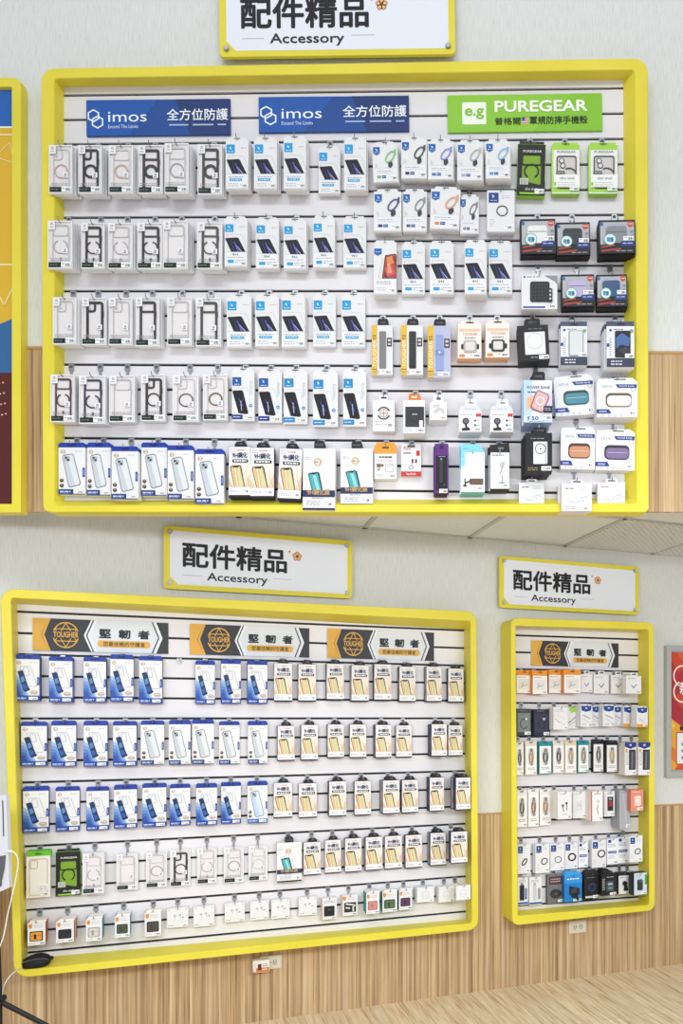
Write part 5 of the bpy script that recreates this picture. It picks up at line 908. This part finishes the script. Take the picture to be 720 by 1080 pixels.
def draw(A, q):
    L = -29.5
    def pl(pts, c, l): A.poly([q(*t) for t in pts], c, L + l)
    X1 = 790; pl([(709, 811), (X1, 811), (X1, 689), (709, 689)], '#c8472f', 0)
    pl([(709, 735), (709, 698), (716, 710), (730, 700), (724, 730)], '#b03038', 1); pl([(714, 689), (740, 689), (760, 730), (726, 706)], '#d9602e', 1)
    pl([(709, 758), (709, 735), (716, 742), (730, 760), (728, 772)], '#a82f3c', 1.5); pl([(709, 811), (709, 758), (722, 768), (740, 775), (740, 811)], '#e3a338', 2); pl([(709, 770), (709, 760), (713, 765)], '#efc14a', 3); pl([(709, 800), (709, 786), (715, 792), (716, 806)], '#dd7a34', 3)
    pl([(712, 811), (718, 803), (X1, 803), (X1, 811)], '#d2512c', 4); pl([(713.5, 806), (X1 - 4, 806), (X1 - 4, 771.5), (713.5, 771.5)], '#cf5a36', 5); pl([(714.6, 804.5), (X1 - 5, 804.5), (X1 - 5, 773), (714.6, 773)], '#e6ecee', 6)
    for i in range(3): u, v = q(719, 783 + i * 7); A.rect(u, v, u + .3, v + .022, '#4a98b8', L + 7)
    for cx, cy, r, a0, a1 in ((720, 713.5, .1, 60, 250), (720, 730, .1, 110, 300)): u, v = q(cx, cy); A.ring(u, v, r, .014, '#f2e9e4', L + 6, a0=a0, a1=a1, n=16)
    A.text('新', *q(717, 719), *q(733, 733), '#f4efec', L + 7, .03); u, v = q(717.5, 766); A.rect(u, v, u + .4, v + .03, '#2c2420', L + 7)
poster(LO, (702.8, 682.3, 797, 818.5), .03, .032, 'framed_poster', 'silver-framed red and orange poster at the right edge', 'silver', draw, .004)

# ------------------------------------------------------------------ sockets and things by the lower display
def outlet(box, label, W=LO):
    A = Art(.12, .075, .01); A.part('plate'); A.cur.prism([A.xz(u, v) for u, v in A.rrp(0, 0, 1, 1, .05)], 0, .006, '#d6d0bf'); A.rr(.1, .14, .9, .86, .05, '#dcd7c8', 1, .001)
    for u in (.32, .68):
        A.part('socket'); A.rr(u - .13, .25, u + .13, .75, .06, '#cfc9b6', 5, .001); A.rect(u - .07, .36, u - .04, .56, '#4a463c', 9); A.rect(u + .04, .36, u + .07, .56, '#4a463c', 9); A.ell(u, .65, .025, '#4a463c', 9)
    A.part('screw'); A.ell(.5, .5, .03, '#a9a492', 4, n=12)
    put(A, W, *box, .011, 'wall_outlet', label, 'outlet', 'beige wall outlets')
outlet((600, 970.8, 618, 984), 'beige twin wall outlet below the narrow lower display')
outlet((274, 1008, 297, 1022), 'beige twin wall outlet below the large lower left display')
A = Art(.075, .062, .04); A.part('body'); A.solid(0, 0, 1, 1, 0, .032, '#ece8e2', .004); A.rect(.02, .62, .98, .98, '#d47a3c', 1); A.rect(.3, .3, .52, .8, '#5a3524', 2); A.dash(.58, .3, .92, 2, .16, '#8a8078', 2, .06); A.dash(.58, .72, .9, 1, .1, '#f2dcc8', 2, .08); A.rect(.05, .2, .2, .9, '#dcd8d0', 2)
A.part('plug_prongs'); A.solid(.4, .2, .45, .4, .03, .0395, 'steel'); A.solid(.55, .2, .6, .4, .03, .0395, 'steel')
put(A, LO, 266.5, 1013, 284, 1025.5, .05, 'plug_adapter', 'white and orange plug-in adapter in the outlet under the large display', 'adapter', None)

# black zipped pouch on the frame's ledge
def blob(cx, cz, rx, rz, ry):
    b = MB(); n, m = 20, 12; vs = []; fs = []
    for i in range(m + 1):
        t = math.pi * i / m
        for k in range(n):
            a = 2 * math.pi * k / n; c, s_ = math.cos(a), math.sin(a); pw = lambda q, e: math.copysign(abs(q) ** e, q)
            x = -rx * math.cos(t); r = math.sin(t) ** .75
            wob = 1 + .05 * math.sin(3 * t + 2 * a)
            vs.append((cx + x, -ry + ry * .8 * r * pw(c, .8) * wob, cz + rz * r * pw(s_, .9) * wob + .10 * x))
    for i in range(m):
        for k in range(n): fs.append((i * n + k, i * n + (k + 1) % n, (i + 1) * n + (k + 1) % n, (i + 1) * n + k))
    b.raw(vs, fs, M('#161618', .6)); return b
pc = LO.loc(38, 1014.5, .10); pw_ = LO.loc(54, 1014.5, .10).x - LO.loc(22, 1014.5, .10).x; ph = LO.loc(38, 1006, .10).z - LO.loc(38, 1022, .10).z
r0 = link(bpy.data.objects.new('zip_pouch', None)); LO.seat(r0, Vector((pc.x, -.05, pc.z - ph / 2)))
blob(0, ph / 2, pw_ / 2, ph / 2, .05).obj('body', r0, True)
zb_ = MB(); zb_.tube([(-pw_ / 2 * math.cos(t) * .86, -.085 - .012 * math.sin(t), ph / 2 + .016 * math.sin(t) - .10 * pw_ / 2 * math.cos(t) * .86 + .008) for t in [math.pi * i / 10 for i in range(11)]], .0022, '#55565a', 6); zb_.obj('zipper', r0)
zb_ = MB(); zb_.tube([(pw_ / 2 * .93, -.05, ph / 2 + .008), (pw_ / 2 * 1.06, -.05, ph / 2 + .016), (pw_ / 2 * 1.14, -.052, ph / 2 + .012), (pw_ / 2 * 1.06, -.054, ph / 2 + .004)], .005, '#1b1b1d', 6); zb_.obj('strap', r0)
tag(r0, 'black zipped pouch on the yellow ledge, bottom left corner', 'pouch')

# tripod stand with a white board, cut by the left edge
def P_(px, py, y):                       # a point at depth y, given where it shows
    return Vector(((px - X0) / F * y, y, H - (py - Y0) / F * y))
ts = link(bpy.data.objects.new('tripod_stand', None)); yd = 2.85
base = P_(-4, 1163, yd); base.z = 0; ts.location = base
def loc_(v): return v - base
hub = P_(-1, 1052, yd); top = P_(-6, 905, yd)
b = MB(); b.tube([loc_(Vector((hub.x, yd, .20))), loc_(hub), loc_(top)], .011, '#17171a', 12); b.obj('pole', ts)
b = MB(); b.tube([loc_(hub + Vector((-.016, 0, .02))), loc_(hub + Vector((-.016, 0, -.03)))], .022, '#1d1d20', 12); b.tube([loc_(hub + Vector((.0, -.01, -.002))), loc_(hub + Vector((.03, -.018, .006)))], .012, '#1d1d20', 10); b.obj('hub', ts)
b = MB(); b.tube([loc_(hub + Vector((.017, -.03, -.012))), loc_(hub + Vector((.017, -.036, -.012)))], .006, 'steel', 10); b.obj('knob', ts)
foot = P_(159, 1133, 3.02); foot.z = .008
feet = [foot, base + Vector((-.55, .12, .008)), base + Vector((.1, -.6, .008))]
for i, ft in enumerate(feet):
    b = MB(); h0 = hub + Vector((.008, -.01, -.01)) if i == 0 else hub; b.tube([loc_(h0), loc_(ft)], .010, '#1a1a1d', 10, .008); lg = b.obj('leg', ts)
    b = MB(); b.tube([loc_(ft + (h0 - ft).normalized() * .05), loc_(ft)], .015, '#0f0f11', 10); b.obj('rubber_foot', lg)
b = MB()
bp = [P_(-62, 838, 2.86), P_(6.5, 838.5, 2.82), P_(9.8, 936, 2.82), P_(-62, 968, 2.86)]
vs = [loc_(v) for v in bp] + [loc_(v + Vector((0, .02, 0))) for v in bp]
b.raw(vs, [(0, 1, 2, 3), (7, 6, 5, 4), (0, 4, 5, 1), (1, 5, 6, 2), (2, 6, 7, 3), (3, 7, 4, 0)], '#d3d3da')
def on(px, py): return loc_(P_(px, py, 2.82 - (6.5 - px) / 68 * -.04 - .0015))
b.face([on(2.2, 844), on(3.3, 844), on(4.2, 882), on(3.2, 882)], '#3a3a46')
b.face([on(-60, 912), on(6, 902), on(5, 915), on(0.5, 935), on(-60, 955)], '#5a5a62'); b.face([on(0.2, 934), on(2.2, 930), on(1.2, 935)], '#1a1a1e')
b.obj('board', ts)
tag(ts, 'black tripod stand with white board, cut off by the left edge', 'stand')
def cable(pts, r, name, label, mat='#dcdcd8', plug=None):
    pts = [Vector(p) for p in pts]; out = []
    for i in range(len(pts) - 1):                       # Catmull-Rom through the points
        p0, p1, p2, p3 = pts[max(i - 1, 0)], pts[i], pts[i + 1], pts[min(i + 2, len(pts) - 1)]
        for k in range(5):
            t = k / 5; out.append(.5 * ((2 * p1) + (p2 - p0) * t + (2 * p0 - 5 * p1 + 4 * p2 - p3) * t * t + (3 * p1 - p0 - 3 * p2 + p3) * t ** 3))
    out.append(pts[-1]); o = pts[0]
    root = link(bpy.data.objects.new(name, None)); root.location = o
    b = MB(); b.tube([q - o for q in out], r, mat, 8); b.obj('cord', root, True)
    d = (pts[1] - pts[0]).normalized(); b = MB(); b.tube([Vector(), d * .022], r * 2, '#e6e6e2', 8); b.obj('plug', root)
    tag(root, label, 'cable')
cable([P_(7, 897.5, 2.815), P_(13, 898, 2.81), P_(18, 903, 2.81), P_(19, 912, 2.81), P_(16.5, 928, 2.81), P_(12, 948, 2.81), P_(8, 965, 2.81), P_(3, 990, 2.8), P_(-6, 1010, 2.8)], .0022, 'charging_cable', 'thin white cable hanging from the white board at the left edge')
q0 = LO.loc(24, 1020.5, .09)
c0 = LO.world(q0)
cable([c0, P_(17, 1024, 2.93), P_(10, 1030, 2.9), P_(5, 1038, 2.88), P_(2.5, 1046, 2.87), P_(2, 1051, 2.835)], .0022, 'charging_cable', 'short white cable running from the black pouch to the tripod hub')

# ------------------------------------------------------------------ light, camera
w = bpy.data.worlds.new('World'); SC.world = w; w.use_nodes = True
bg = w.node_tree.nodes['Background']; bg.inputs[0].default_value = (.94, .97, 1, 1); bg.inputs[1].default_value = .66
def area(name, loc, target, sx, sy, power):
    l = bpy.data.lights.new(name, 'AREA'); l.shape = 'RECTANGLE'; l.size = sx; l.size_y = sy; l.energy = power; l.color = (.9, .955, 1)
    o = bpy.data.objects.new(name, l); COL.objects.link(o); o.location = loc; o.rotation_euler = (Vector(target) - Vector(loc)).to_track_quat('-Z', 'Y').to_euler(); return o
area('fill_light_upper_a', (-1.2, -.3, 4.9), (-1.0, 3.0, 3.3), 1.8, .8, 31)  # added unseen fill, brightens the upper wall
area('fill_light_upper_b', (.8, -.3, 4.9), (.6, 3.0, 3.3), 1.8, .8, 31)  # second added fill for the upper wall, also out of view
area('fill_light_lower_a', (-1.0, .2, 2.05), (-.95, 1.5, 0), 1.8, .5, 56)  # added floating fill, tilted down to brighten the lower room, not a fitting
area('fill_light_lower_b', (1.6, .7, 2.05), (1.5, 2.0, 0), 1.8, .5, 70)  # its added partner on the right, unseen as well
cam = bpy.data.cameras.new('Camera'); co = bpy.data.objects.new('Camera', cam); COL.objects.link(co)
co.location = (0, 0, H); co.rotation_euler = (math.pi / 2, 0, 0)
cam.sensor_fit = 'AUTO'; cam.sensor_width = 36; cam.lens = F / 1080 * 36
cam.shift_x = (360 - X0) / 1080; cam.shift_y = (Y0 - 540) / 1080; cam.clip_start = .05
SC.camera = co
SC.view_settings.view_transform = 'Standard'; SC.view_settings.look = 'None'; SC.view_settings.exposure = 0; SC.view_settings.gamma = 1
SC.view_settings.use_curve_mapping = False
SC.cycles.max_bounces = 8; SC.cycles.transparent_max_bounces = 16
bpy.context.view_layer.update()
print('OBJECTS', len(bpy.data.objects))
